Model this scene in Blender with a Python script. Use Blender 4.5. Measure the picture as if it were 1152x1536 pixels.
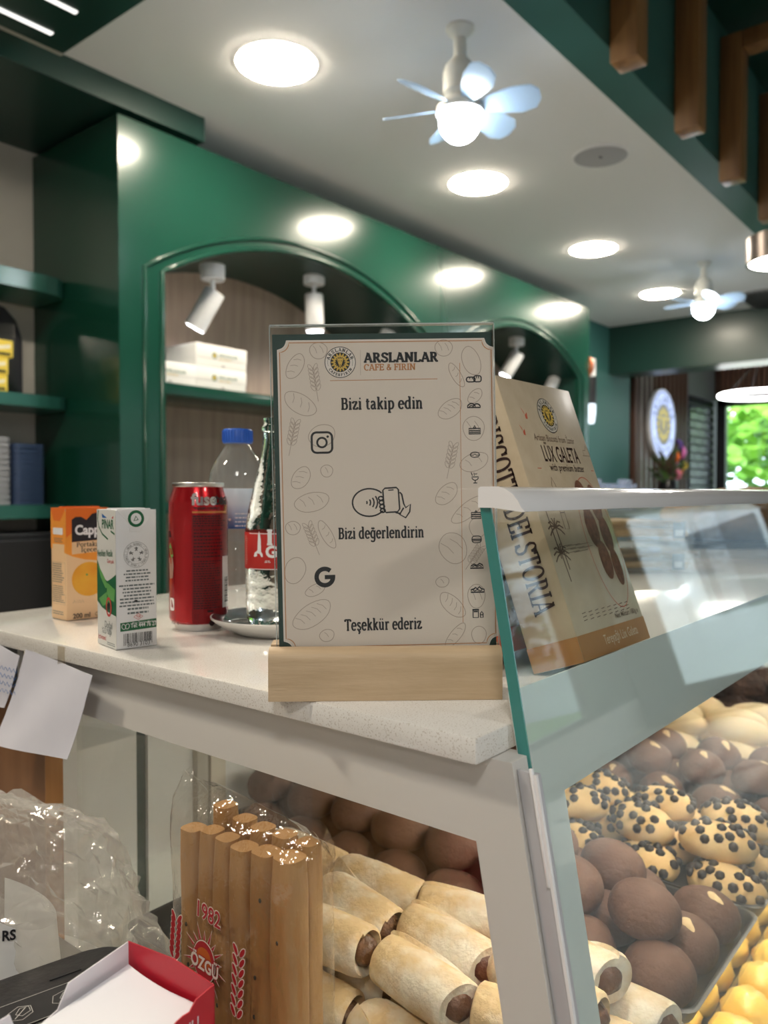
import bpy, bmesh, math, random
from mathutils import Vector, Matrix, noise
R = math.radians
random.seed(7)
for o in list(bpy.data.objects): bpy.data.objects.remove(o)
SC = bpy.context.scene
COL = SC.collection

# ------------------------------------------------------------------ camera
CZ = 1.356                      # camera height; the stone counter is 13.6 cm lower
TH = R(39.07); FPX = 1200.0
cam = bpy.data.cameras.new('camera'); camo = bpy.data.objects.new('camera', cam); COL.objects.link(camo)
cam.sensor_fit = 'VERTICAL'; cam.sensor_height = 36.0; cam.sensor_width = 27.0
cam.lens = FPX / 1536 * 36.0
cam.clip_start = 0.02; cam.clip_end = 200
PITCH = math.atan(28 / FPX)
fw = Vector((math.cos(TH) * math.cos(PITCH), math.sin(TH) * math.cos(PITCH), -math.sin(PITCH)))
camo.location = (0, 0, CZ)
camo.rotation_euler = fw.to_track_quat('-Z', 'Y').to_euler()
cam.dof.use_dof = True; cam.dof.focus_distance = 0.56; cam.dof.aperture_fstop = cam.lens / 3.4
SC.camera = camo
RT = Vector((math.sin(TH), -math.cos(TH), 0)); UP = RT.cross(fw)

def ray(px, py): return fw + RT * ((px - 576) / FPX) + UP * ((768 - py) / FPX)
def on_x(px, py, X): r = ray(px, py); return Vector((0, 0, CZ)) + r * (X / r.x)
def on_y(px, py, Y): r = ray(px, py); return Vector((0, 0, CZ)) + r * (Y / r.y)
def on_z(px, py, Z): r = ray(px, py); return Vector((0, 0, CZ)) + r * ((Z - CZ) / r.z)
def on_d(px, py, d): return Vector((0, 0, CZ)) + ray(px, py) * d
def on_p(px, py, p0, n):
    r = ray(px, py); c = Vector((0, 0, CZ)); return c + r * ((Vector(p0) - c).dot(n) / r.dot(n))

# ------------------------------------------------------------------ world, exposure
W = bpy.data.worlds.new('sky'); SC.world = W; W.use_nodes = True
bg = W.node_tree.nodes['Background']; bg.inputs[0].default_value = (0.80, 0.90, 1.0, 1); bg.inputs[1].default_value = 4.5
SC.view_settings.view_transform = 'Standard'; SC.view_settings.look = 'None'
SC.view_settings.exposure = 0.6; SC.view_settings.gamma = 1.0; SC.view_settings.use_curve_mapping = False
LAMP = 85.0                     # radiance of the ceiling panel lamps
sun = bpy.data.lights.new('sun', 'SUN'); sun.energy = 3.0; sun.angle = R(1); sun.color = (1, .95, .86)
suno = bpy.data.objects.new('sun', sun); COL.objects.link(suno); suno.rotation_euler = (R(35), R(-30), 0); suno.location = (12, -4, 9)

# ------------------------------------------------------------------ materials
def _nt(name):
    m = bpy.data.materials.new(name); m.use_nodes = True
    return m, m.node_tree.nodes, m.node_tree.links
def mat(name, col, rough=.5, metal=0, var=None, vscale=8, vdet=4, vstretch=(1, 1, 1), bump=0, bscale=60, coat=0, spec=.5,
        trans=0, ior=1.45, emit=0, ecol=None, sss=0, lo=.35, hi=.65, coords='Object', coatr=.03):
    m, n, l = _nt(name); b = n['Principled BSDF']
    def S(k, v): b.inputs[k].default_value = v
    S('Base Color', (*col, 1)); S('Roughness', rough); S('Metallic', metal); S('Specular IOR Level', spec); S('IOR', ior)
    S('Transmission Weight', trans); S('Coat Weight', coat); S('Coat Roughness', coatr)
    if sss: S('Subsurface Weight', sss); S('Subsurface Radius', (.01, .005, .003))
    if emit: S('Emission Color', (*(ecol or col), 1)); S('Emission Strength', emit)
    if var or bump:
        tc = n.new('ShaderNodeTexCoord'); mp = n.new('ShaderNodeMapping'); mp.inputs['Scale'].default_value = vstretch
        l.new(tc.outputs[coords], mp.inputs[0])
    if var:
        nz = n.new('ShaderNodeTexNoise'); nz.inputs['Scale'].default_value = vscale; nz.inputs['Detail'].default_value = vdet
        l.new(mp.outputs[0], nz.inputs[0])
        cr = n.new('ShaderNodeValToRGB'); cr.color_ramp.elements[0].position = lo; cr.color_ramp.elements[1].position = hi
        cr.color_ramp.elements[0].color = (*col, 1); cr.color_ramp.elements[1].color = (*var, 1)
        l.new(nz.outputs[0], cr.inputs[0]); l.new(cr.outputs[0], b.inputs['Base Color'])
    if bump:
        nb = n.new('ShaderNodeTexNoise'); nb.inputs['Scale'].default_value = bscale; nb.inputs['Detail'].default_value = 3
        l.new(mp.outputs[0], nb.inputs[0])
        bp = n.new('ShaderNodeBump'); bp.inputs['Strength'].default_value = bump; bp.inputs['Distance'].default_value = .01
        l.new(nb.outputs[0], bp.inputs['Height']); l.new(bp.outputs[0], b.inputs['Normal'])
    return m
def thin_glass(name, tint=(1, 1, 1), ior=1.5, rough=0.0, milk=0.0, milkcol=(.8, .8, .8), bump=0, bscale=30, gcol=(1, 1, 1)):
    m, n, l = _nt(name); n.remove(n['Principled BSDF']); out = n['Material Output']
    ge = n.new('ShaderNodeNewGeometry'); mx = n.new('ShaderNodeMix'); mx.data_type = 'FLOAT'
    mx.inputs[2].default_value = ior; mx.inputs[3].default_value = 1 / ior
    l.new(ge.outputs['Backfacing'], mx.inputs[0])
    fr = n.new('ShaderNodeFresnel'); l.new(mx.outputs[0], fr.inputs[0])
    tr = n.new('ShaderNodeBsdfTransparent'); tr.inputs[0].default_value = (*tint, 1)
    gl = n.new('ShaderNodeBsdfGlossy'); gl.inputs['Roughness'].default_value = rough; gl.inputs[0].default_value = (*gcol, 1)
    src = tr.outputs[0]
    if milk:
        df = n.new('ShaderNodeBsdfDiffuse'); df.inputs[0].default_value = (*milkcol, 1)
        tl = n.new('ShaderNodeBsdfTranslucent'); tl.inputs[0].default_value = (*milkcol, 1)
        m2 = n.new('ShaderNodeMixShader'); m2.inputs[0].default_value = .5; l.new(df.outputs[0], m2.inputs[1]); l.new(tl.outputs[0], m2.inputs[2])
        m3 = n.new('ShaderNodeMixShader'); m3.inputs[0].default_value = milk; l.new(src, m3.inputs[1]); l.new(m2.outputs[0], m3.inputs[2]); src = m3.outputs[0]
    ms = n.new('ShaderNodeMixShader'); l.new(fr.outputs[0], ms.inputs[0]); l.new(src, ms.inputs[1]); l.new(gl.outputs[0], ms.inputs[2])
    l.new(ms.outputs[0], out.inputs[0])
    if bump:
        tc = n.new('ShaderNodeTexCoord'); nb = n.new('ShaderNodeTexNoise'); nb.inputs['Scale'].default_value = bscale; nb.inputs['Detail'].default_value = 4
        l.new(tc.outputs['Object'], nb.inputs[0])
        bp = n.new('ShaderNodeBump'); bp.inputs['Strength'].default_value = bump; bp.inputs['Distance'].default_value = .01
        l.new(nb.outputs[0], bp.inputs['Height']); l.new(bp.outputs[0], gl.inputs['Normal']); l.new(bp.outputs[0], fr.inputs['Normal'])
    return m
def emis(name, col, s):
    m, n, l = _nt(name); n.remove(n['Principled BSDF']); e = n.new('ShaderNodeEmission')
    e.inputs[0].default_value = (*col, 1); e.inputs[1].default_value = s; l.new(e.outputs[0], n['Material Output'].inputs[0]); return m
def s2l(r, g, b):
    f = lambda c: (c / 255) / 12.92 if c <= 10 else (((c / 255) + .055) / 1.055) ** 2.4
    return (f(r), f(g), f(b))

# ------------------------------------------------------------------ mesh helpers
class G:
    def __init__(s): s.v = []; s.f = []
    def add(s, vs, fs, M=None):
        k = len(s.v)
        s.v += [tuple(M @ Vector(p)) if M is not None else tuple(p) for p in vs]
        s.f += [tuple(i + k for i in f) for f in fs]; return s
    def bm(s, b, M=None):
        b.verts.index_update(); s.add([v.co.copy() for v in b.verts], [[v.index for v in f.verts] for f in b.faces], M); b.free(); return s
    def box(s, lo, hi, M=None, bev=0, seg=2):
        lo = Vector(lo); hi = Vector(hi); b = bmesh.new(); bmesh.ops.create_cube(b, size=1)
        for v in b.verts: v.co = Vector([(lo[i] + hi[i]) / 2 + v.co[i] * (hi[i] - lo[i]) for i in range(3)])
        if bev: bmesh.ops.bevel(b, geom=list(b.edges), offset=bev, segments=seg, affect='EDGES', profile=.5)
        return s.bm(b, M)
    def prism(s, pts, z0, z1, M=None, bev=0, seg=2):          # outline in xy, extruded along z
        b = bmesh.new(); n = len(pts)
        a = [b.verts.new((p[0], p[1], z0)) for p in pts]; c = [b.verts.new((p[0], p[1], z1)) for p in pts]
        b.faces.new(a[::-1]); b.faces.new(c)
        for i in range(n): b.faces.new((a[i], a[(i + 1) % n], c[(i + 1) % n], c[i]))
        bmesh.ops.recalc_face_normals(b, faces=b.faces)
        if bev: bmesh.ops.bevel(b, geom=[e for e in b.edges], offset=bev, segments=seg, affect='EDGES', profile=.5)
        return s.bm(b, M)
    def lathe(s, prof, n=32, M=None, a0=0, a1=2 * math.pi, cap=True):   # prof: (r, z) bottom to top
        full = abs(a1 - a0 - 2 * math.pi) < 1e-6; m = n if full else n + 1; vs = []; fs = []
        for r, z in prof:
            for i in range(m):
                a = a0 + (a1 - a0) * i / n; vs.append((r * math.cos(a), r * math.sin(a), z))
        for j in range(len(prof) - 1):
            for i in range(n):
                i2 = (i + 1) % m; fs.append((j * m + i, j * m + i2, (j + 1) * m + i2, (j + 1) * m + i))
        if cap and full:
            if prof[0][0] > 1e-6: fs.append(tuple(range(m))[::-1])
            if prof[-1][0] > 1e-6: fs.append(tuple((len(prof) - 1) * m + i for i in range(m)))
        return s.add(vs, fs, M)
    def tube(s, pts, r, n=8, M=None, closed=False):
        pts = [Vector(p) for p in pts]; k = len(pts); vs = []; fs = []; up = Vector((0, 0, 1)); prev = None
        for i, p in enumerate(pts):
            t = (pts[(i + 1) % k] - pts[i - 1]) if closed else (pts[min(i + 1, k - 1)] - pts[max(i - 1, 0)])
            t.normalize()
            if prev is None:
                a = t.cross(up); a = a if a.length > 1e-3 else t.cross(Vector((1, 0, 0)))
            else: a = prev - t * prev.dot(t)
            a.normalize(); prev = a; b = t.cross(a); rr = r[i] if isinstance(r, (list, tuple)) else r
            for j in range(n):
                q = 2 * math.pi * j / n; vs.append(p + (a * math.cos(q) + b * math.sin(q)) * rr)
        for i in range(k if closed else k - 1):
            for j in range(n):
                i2 = (i + 1) % k; fs.append((i * n + j, i * n + (j + 1) % n, i2 * n + (j + 1) % n, i2 * n + j))
        if not closed: fs.append(tuple(range(n))[::-1]); fs.append(tuple((k - 1) * n + j for j in range(n)))
        return s.add(vs, fs, M)
    def ball(s, c, rad, nu=16, nv=10, M=None, fn=None):
        vs = [];
        for j in range(nv + 1):
            p = math.pi * j / nv
            for i in range(nu):
                q = 2 * math.pi * i / nu; d = Vector((math.sin(p) * math.cos(q), math.sin(p) * math.sin(q), math.cos(p)))
                k = fn(d) if fn else 1
                vs.append((c[0] + d.x * rad[0] * k, c[1] + d.y * rad[1] * k, c[2] + d.z * rad[2] * k))
        fs = [(j * nu + i, (j + 1) * nu + i, (j + 1) * nu + (i + 1) % nu, j * nu + (i + 1) % nu) for j in range(nv) for i in range(nu)]
        return s.add(vs, fs, M)
    def grid(s, nx, ny, fn, M=None, closed=False):
        vs = [fn(i / nx, j / ny) for j in range(ny + 1) for i in range(nx + 1)]; w = nx + 1
        return s.add(vs, [(j * w + i, j * w + i + 1, (j + 1) * w + i + 1, (j + 1) * w + i) for j in range(ny) for i in range(nx)], M)
    def mesh(s, name, m=None, smooth=0, clean=False):
        me = bpy.data.meshes.new(name); me.from_pydata(s.v, [], s.f)
        if clean or smooth:
            b = bmesh.new(); b.from_mesh(me); bmesh.ops.remove_doubles(b, verts=b.verts, dist=1e-6)
            bmesh.ops.recalc_face_normals(b, faces=b.faces); b.to_mesh(me); b.free()
        if smooth:
            me.shade_smooth(); me.set_sharp_from_angle(angle=R(smooth))
        if m: me.materials.append(m)
        me.update(); return me
    def obj(s, name, m, parent=None, smooth=0, loc=(0, 0, 0), clean=False):
        return put(name, s.mesh(name, m, smooth, clean), parent, loc)
def put(name, me, parent=None, loc=(0, 0, 0), rot=None):
    o = bpy.data.objects.new(name, me); COL.objects.link(o); o.parent = parent; o.location = loc
    if rot: o.rotation_euler = rot
    return o
def tag(o, label=None, cat=None, group=None, kind=None):
    if label: o['label'] = label
    if cat: o['category'] = cat
    if group: o['group'] = group
    if kind: o['kind'] = kind
    return o
def thing(name, label, cat, loc=(0, 0, 0), rz=0, group=None):
    o = bpy.data.objects.new(name, None); COL.objects.link(o); o.location = loc; o.rotation_euler = (0, 0, rz)
    o.empty_display_size = .05
    return tag(o, label, cat, group)
def copy_tree(o, parent=None):
    c = o.copy(); COL.objects.link(c); c.parent = parent
    for ch in list(o.children): copy_tree(ch, c)
    return c
def struct(o): o['kind'] = 'structure'; return o
def ellipse(cx, cy, rx, ry, n=24, rot=0, a0=0, a1=360):
    out = []
    for i in range(n + (0 if a1 - a0 == 360 else 1)):
        a = R(a0 + (a1 - a0) * i / n); x = rx * math.cos(a); y = ry * math.sin(a); c, s_ = math.cos(R(rot)), math.sin(R(rot))
        out.append((cx + x * c - y * s_, cy + x * s_ + y * c))
    return out
def rrect(x0, y0, x1, y1, r, n=5):
    p = []
    for cx, cy, a in ((x1 - r, y1 - r, 0), (x0 + r, y1 - r, 90), (x0 + r, y0 + r, 180), (x1 - r, y0 + r, 270)):
        for i in range(n + 1): q = R(a + 90 * i / n); p.append((cx + r * math.cos(q), cy + r * math.sin(q)))
    return p
def outline(pts, w, closed=False):                          # a flat stroke of width w as quads
    P = [Vector(p) for p in pts]; k = len(P); L = []; Rr = []
    for i in range(k):
        if closed: t = P[(i + 1) % k] - P[i - 1]
        else: t = P[min(i + 1, k - 1)] - P[max(i - 1, 0)]
        if t.length < 1e-9: t = Vector((1, 0))
        t.normalize(); n = Vector((-t.y, t.x)); h = (w(t) if callable(w) else w) / 2
        L.append(P[i] + n * h); Rr.append(P[i] - n * h)
    return [[L[i], Rr[i], Rr[(i + 1) % k], L[(i + 1) % k]] for i in range(k if closed else k - 1)]

# ------------------------------------------------------------------ lettering
_tc = {}
def text2d(s, size=1, bold=0, spacing=1):
    key = (s, bold, spacing)
    if key not in _tc:
        c = bpy.data.curves.new('t', 'FONT'); c.body = s; c.size = 1; c.offset = bold; c.resolution_u = 3; c.space_character = spacing
        o = bpy.data.objects.new('t', c); me = bpy.data.meshes.new_from_object(o)
        _tc[key] = ([(v.co.x, v.co.y) for v in me.vertices], [tuple(p.vertices) for p in me.polygons])
        bpy.data.objects.remove(o); bpy.data.curves.remove(c); bpy.data.meshes.remove(me)
    v, f = _tc[key]; return [(x * size, y * size) for x, y in v], f
def arc(cx, cy, rx, ry, a0, a1, n=10): return [(cx + rx * math.cos(R(a0 + (a1 - a0) * i / n)), cy + ry * math.sin(R(a0 + (a1 - a0) * i / n))) for i in range(n + 1)]
def stem(x, y0, y1): return ('s', [(x, y0), (x, y1)])
def bar(x0, x1, y): return ('h', x0, x1, y)
def dot(x, y, r=.06): return ('d', x, y, r)
SF = {
 'B': (.56, [stem(.14, 0, .7), ('s', [(.14, .67), (.3, .67)] + arc(.3, .525, .13, .145, 90, -90) + [(.14, .38)]), ('s', [(.14, .38), (.32, .38)] + arc(.32, .205, .15, .175, 90, -90) + [(.14, .03)]), bar(.03, .2, .675), bar(.03, .2, .025)]),
 'i': (.27, [stem(.14, 0, .5), bar(.03, .25, .02), bar(.03, .14, .475), dot(.14, .66)]),
 'ı': (.27, [stem(.14, 0, .5), bar(.03, .25, .02), bar(.03, .14, .475)]),
 'z': (.45, [bar(.05, .4, .465), bar(.05, .42, .03), ('s', [(.36, .46), (.09, .04)]), ('s', [(.06, .46), (.06, .36)]), ('s', [(.4, .03), (.4, .14)])]),
 't': (.36, [('s', [(.16, .64), (.16, .14), (.19, .05), (.26, .02), (.34, .05)]), bar(.04, .32, .475)]),
 'a': (.48, [('s', [(.08, .39), (.13, .46), (.22, .485), (.31, .43), (.33, .33), (.33, .1), (.37, .03), (.45, .04)]), ('s', [(.33, .29), (.19, .27), (.1, .2), (.09, .11), (.14, .035), (.22, .025), (.33, .1)])]),
 'k': (.52, [stem(.14, 0, .74), bar(.03, .25, .02), bar(.03, .14, .72), ('s', [(.16, .22), (.38, .46)]), ('s', [(.24, .3), (.42, .02)]), bar(.31, .48, .475), bar(.36, .51, .02)]),
 'p': (.53, [stem(.14, -.22, .5), bar(.03, .27, -.2), bar(.03, .14, .475), ('s', arc(.27, .25, .18, .235, 150, -150, 14))]),
 'e': (.48, [bar(.09, .42, .275), ('s', [(.41, .28)] + arc(.25, .25, .175, .235, 10, 320, 16))]),
 'd': (.55, [stem(.4, 0, .74), bar(.28, .4, .72), bar(.4, .51, .02), ('s', arc(.26, .25, .18, .235, 35, 325, 14))]),
 'n': (.58, [stem(.14, 0, .5), bar(.03, .25, .02), bar(.03, .14, .475), ('s', [(.14, .36), (.22, .45), (.31, .48), (.39, .43), (.41, .33), (.41, 0)]), bar(.31, .53, .02)]),
 'm': (.86, [stem(.14, 0, .5), bar(.03, .25, .02), bar(.03, .14, .475), ('s', [(.14, .36), (.22, .45), (.3, .48), (.38, .43), (.4, .33), (.4, 0)]), ('s', [(.4, .36), (.5, .46), (.58, .48), (.66, .43), (.68, .33), (.68, 0)]), bar(.31, .51, .02), bar(.58, .8, .02)]),
 'r': (.41, [stem(.14, 0, .5), bar(.03, .27, .02), bar(.03, .14, .475), ('s', [(.14, .34), (.22, .45), (.31, .48), (.38, .45)]), dot(.36, .43, .05)]),
 'l': (.28, [stem(.14, 0, .74), bar(.03, .26, .02), bar(.03, .14, .72)]),
 'ğ': (.52, [('s', arc(.25, .26, .17, .225, 40, 320, 14)), ('s', [(.4, .49), (.4, -.08), (.35, -.17), (.24, -.205), (.12, -.17), (.1, -.12)]), ('s', arc(.26, .72, .12, .11, 200, 340, 6)), bar(.4, .5, .475)]),
 'ş': (.43, [('s', [(.35, .4), (.29, .46), (.21, .48), (.12, .44), (.1, .36), (.17, .29), (.28, .23), (.36, .16), (.34, .07), (.24, .02), (.14, .03), (.08, .11)]), ('s', [(.22, .02), (.22, -.06), (.29, -.1), (.25, -.18), (.15, -.19)])]),
 'ü': (.56, [('s', [(.13, .5), (.13, .15), (.17, .05), (.25, .02), (.34, .06), (.4, .14)]), stem(.4, 0, .5), bar(.02, .13, .475), bar(.29, .4, .475), bar(.4, .5, .02), dot(.18, .66, .055), dot(.37, .66, .055)]),
 'o': (.5, [('s', arc(.25, .25, .18, .235, 0, 360, 18))]),
 'c': (.45, [('s', arc(.26, .25, .18, .235, 50, 310, 14))]),
 'ç': (.45, [('s', arc(.26, .25, .18, .235, 50, 310, 14)), ('s', [(.26, .02), (.26, -.06), (.31, -.1), (.27, -.17), (.18, -.18)])]),
 'T': (.58, [stem(.29, 0, .7), bar(.03, .55, .67), ('s', [(.05, .68), (.05, .55)]), ('s', [(.53, .68), (.53, .55)]), bar(.18, .4, .02)]),
 'P': (.54, [stem(.14, 0, .7), bar(.03, .26, .02), bar(.03, .2, .675), ('s', [(.14, .67), (.3, .67)] + arc(.3, .5, .15, .17, 90, -90) + [(.14, .33)])]),
 'I': (.32, [stem(.16, 0, .7), bar(.03, .29, .02), bar(.03, .29, .68)]),
 'İ': (.32, [stem(.16, 0, .7), bar(.03, .29, .02), bar(.03, .29, .68), dot(.16, .83)]),
 'A': (.64, [('t', [(.08, 0), (.3, .7)]), ('s', [(.32, .7), (.55, 0)]), bar(.15, .46, .22), bar(-.01, .2, .02), bar(.43, .66, .02), bar(.2, .32, .68)]),
 'R': (.62, [stem(.14, 0, .7), bar(.02, .26, .02), bar(.02, .2, .68), ('s', [(.14, .67), (.3, .67)] + arc(.3, .515, .14, .155, 90, -90) + [(.14, .36)]), ('s', [(.3, .36), (.5, .02)]), bar(.44, .62, .02)]),
 'S': (.54, [('s', [(.45, .56), (.38, .65), (.27, .685), (.15, .64), (.1, .53), (.16, .42), (.28, .36), (.4, .3), (.46, .19), (.42, .07), (.29, .015), (.16, .04), (.08, .14)]), ('s', [(.46, .68), (.46, .5)]), ('s', [(.07, .02), (.07, .2)])]),
 'L': (.54, [stem(.14, 0, .7), bar(.02, .26, .68), bar(.02, .5, .02), ('s', [(.48, .02), (.48, .18)])]),
 'N': (.68, [stem(.14, 0, .7), stem(.54, 0, .7), ('s', [(.14, .7), (.54, 0)]), bar(.01, .24, .02), bar(.02, .16, .68), bar(.44, .67, .68)]),
 'C': (.58, [('s', arc(.32, .35, .25, .335, 50, 310, 18)), ('s', [(.5, .68), (.5, .48)])]),
 'F': (.5, [stem(.14, 0, .7), bar(.02, .26, .02), bar(.02, .46, .68), bar(.14, .36, .37), ('s', [(.45, .68), (.45, .53)]), ('s', [(.36, .45), (.36, .28)])]),
 'E': (.54, [stem(.14, 0, .7), bar(.02, .49, .02), bar(.02, .48, .68), bar(.14, .38, .37), ('s', [(.47, .68), (.47, .53)]), ('s', [(.48, .02), (.48, .17)]), ('s', [(.38, .45), (.38, .28)])]),
 'D': (.64, [stem(.14, 0, .7), bar(.02, .3, .02), bar(.02, .3, .68), ('s', [(.14, .67), (.26, .67)] + arc(.26, .35, .29, .32, 90, -90, 14) + [(.14, .03)])]),
 'O': (.68, [('s', arc(.34, .35, .26, .335, 0, 360, 22))]),
 'X': (.62, [('s', [(.08, .7), (.52, 0)]), ('t', [(.52, .7), (.08, 0)])]),
 '&': (.62, [('s', [(.52, .02), (.2, .5), (.2, .61), (.29, .685), (.38, .61), (.36, .5), (.14, .3), (.1, .17), (.16, .05), (.28, .015), (.42, .1), (.52, .32)])]),
 ' ': (.25, []),
}
def serif2d(s, size=1, thick=.115, thin=.055, track=0):
    polys = []; x = 0
    pen = lambda t: thin + (thick - thin) * abs(t.y) ** 1.2
    for ch in s:
        adv, parts = SF[ch]
        for p in parts:
            if p[0] == 's': q = outline(p[1], pen)
            elif p[0] == 't': q = outline(p[1], lambda t: thin + (thick - thin) * .25)
            elif p[0] == 'h': q = [[(p[1], p[3] - thin / 2), (p[2], p[3] - thin / 2), (p[2], p[3] + thin / 2), (p[1], p[3] + thin / 2)]]
            else: q = [ellipse(p[1], p[2], p[3], p[3], 10)]
            polys += [[(x + a[0], a[1]) for a in poly] for poly in q]
        x += adv + track
    return [[(a * size, b * size) for a, b in poly] for poly in polys], x * size
class Print:                                                 # flat print: 2-D shapes carried onto a surface by f(x, y, lift)
    def __init__(s, parent, f): s.p = parent; s.f = f; s.n = 0
    def polys(s, name, m, polys, lift=.00012, label=None):
        s.n += 1; vs = []; fs = []
        for p in polys:
            k = len(vs); vs += [tuple(s.f(q[0], q[1], lift)) for q in p]; fs.append(tuple(range(k, k + len(p))))
        me = bpy.data.meshes.new(name); me.from_pydata(vs, [], fs); me.materials.append(m); o = put(name, me, s.p)
        if label: o['label'] = label
        return o
    def sans(s, name, m, t, x, y, size, align='c', bold=0, lift=.0004, sx=1, spacing=1, rot=0, label=None):
        v, f = text2d(t, size, bold, spacing)
        if not v: return
        w = max(p[0] for p in v); x0 = {'c': w / 2, 'l': 0, 'r': w}[align]; c, q = math.cos(R(rot)), math.sin(R(rot))
        me = bpy.data.meshes.new(name)
        pts = [((a - x0) * sx, b) for a, b in v]
        me.from_pydata([tuple(s.f(x + a * c - b * q, y + a * q + b * c, lift)) for a, b in pts], [], f); me.materials.append(m)
        o = put(name, me, s.p)
        if label: o['label'] = label
        return o
    def serif(s, name, m, t, x, y, size, width=None, align='c', thick=.115, thin=.055, track=0, lift=.0004, rot=0, label=None):
        P, w = serif2d(t, size, thick, thin, track); k = (width / w) if width else 1; w *= k
        x0 = {'c': w / 2, 'l': 0, 'r': w}[align]; c, q = math.cos(R(rot)), math.sin(R(rot))
        return s.polys(name, m, [[(x + (a * k - x0) * c - b * q, y + (a * k - x0) * q + b * c) for a, b in poly] for poly in P], lift, label)
    def ring_text(s, name, m, t, cx, cy, r, size, mid, step, inward=False, bold=.01, lift=.0002, serif=False):
        vs = []; fs = []
        for i, ch in enumerate(t):
            if ch == ' ': continue
            a = mid + (-1 if not inward else 1) * (i - (len(t) - 1) / 2) * step
            rot = R(a - 90) if not inward else R(a + 90); px = cx + r * math.cos(R(a)); py = cy + r * math.sin(R(a))
            if serif:
                P, w = serif2d(ch, size, .17, .1); items = [(p, [tuple(range(len(p)))]) for p in P]
            else:
                v, f = text2d(ch, size, bold); w = max(p[0] for p in v); items = [(v, f)]
            for v, f in items:
                k = len(vs)
                for x, y in v:
                    x -= w / 2; vs.append(tuple(s.f(px + x * math.cos(rot) - y * math.sin(rot), py + x * math.sin(rot) + y * math.cos(rot), lift)))
                fs += [tuple(j + k for j in ff) for ff in f]
        me = bpy.data.meshes.new(name); me.from_pydata(vs, [], fs); me.materials.append(m); return put(name, me, s.p)
def badge(P, cx, cy, r, mats, lift=.0002, name='emblem'):    # the round lion badge of the bakery
    dark, pale, gold = mats
    P.polys(name + '_rim', dark, [ellipse(cx, cy, r, r, 40)], lift)
    P.polys(name + '_field', pale, [ellipse(cx, cy, r * .955, r * .955, 40)], lift * 1.5)
    P.polys(name + '_disc', dark, [ellipse(cx, cy, r * .63, r * .63, 32)], lift * 2)
    pet = []
    for i in range(16):
        a = 360 / 16 * i; pet += [ellipse(cx + r * .47 * math.cos(R(a)), cy + r * .47 * math.sin(R(a)), r * .13, r * .055, 10, a)]
        a += 11.25; pet += [ellipse(cx + r * .36 * math.cos(R(a)), cy + r * .36 * math.sin(R(a)), r * .09, r * .045, 8, a)]
    P.polys(name + '_mane', gold, pet, lift * 2.5)
    P.polys(name + '_face', gold, [[(cx - r * .2, cy + r * .2), (cx - r * .12, cy + r * .24), (cx + r * .12, cy + r * .24), (cx + r * .2, cy + r * .2), (cx + r * .14, cy - r * .02), (cx + r * .07, cy - r * .22), (cx, cy - r * .29), (cx - r * .07, cy - r * .22), (cx - r * .14, cy - r * .02)]], lift * 3)
    P.polys(name + '_eyes', dark, [ellipse(cx - r * .08, cy + r * .08, r * .035, r * .025, 8), ellipse(cx + r * .08, cy + r * .08, r * .035, r * .025, 8), [(cx - r * .05, cy - r * .16), (cx + r * .05, cy - r * .16), (cx, cy - r * .23)]], lift * 3.5)
    P.ring_text(name + '_lettering', dark, 'ARSLANLAR', cx, cy, r * .69, r * .3, 90, 17.5, bold=.012, lift=lift * 2, serif=True)
    P.ring_text(name + '_lettering', dark, 'CAFE&FIRIN', cx, cy, r * .88, r * .24, 270, 12, inward=True, bold=.012, lift=lift * 2, serif=True)
    P.polys(name + '_arcs', dark, sum([outline(arc(cx, cy, r * .8, r * .8, a, a + 34, 8), r * .02) for a in (163, 343)], []), lift * 2)

# ================================================================== SETTING
M_green = mat('green_lacquer', (.006, .050, .032), .24, coat=.4, coatr=.12, spec=.35)
M_greend = mat('green_lacquer_matt', (.006, .034, .026), .38, coat=.15, coatr=.2)
M_teal = mat('teal_paint', (.035, .13, .12), .55)
M_teal2 = mat('green_wall_paint', (.03, .115, .098), .6)
M_ceil = mat('ceiling_paint', (.80, .80, .80), .8)
M_wallg = mat('grey_plaster', (.66, .62, .57), .8, var=(.61, .57, .52), vscale=2)
M_wood = mat('slat_timber', (.30, .15, .055), .4, var=(.17, .08, .03), vscale=5, vstretch=(6, 6, .4), bump=.1, bscale=40)
M_brownslat = mat('dark_slat_timber', (.075, .034, .022), .5)
M_oakback = mat('brown_veneer', (.52, .385, .295), .55, var=(.43, .31, .235), vscale=9, vstretch=(5, 5, .35), vdet=6)
M_floor = mat('floor_tile', (.46, .43, .39), .45, var=(.40, .37, .34), vscale=1.5)
M_white = mat('white_plastic', (.82, .82, .83), .35)
M_whiteg = mat('white_gloss', (.8, .8, .83), .18, coat=.4)
M_black = mat('black_metal', (.012, .012, .014), .35)
M_brick = mat('black_glazed_brick', (.018, .02, .026), .25, var=(.03, .033, .042), vscale=6)
M_mortar = mat('dark_mortar', (.16, .16, .17), .8)
M_lamp = emis('lamp_diffuser', (1, .89, .72), LAMP)
M_bulb = emis('cool_bulb', (.86, .94, 1), 40)
M_spot = emis('spot_lens', (.95, .97, 1), 60)
M_window = thin_glass('window_glass', (.93, .96, .96), 1.45)

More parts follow.
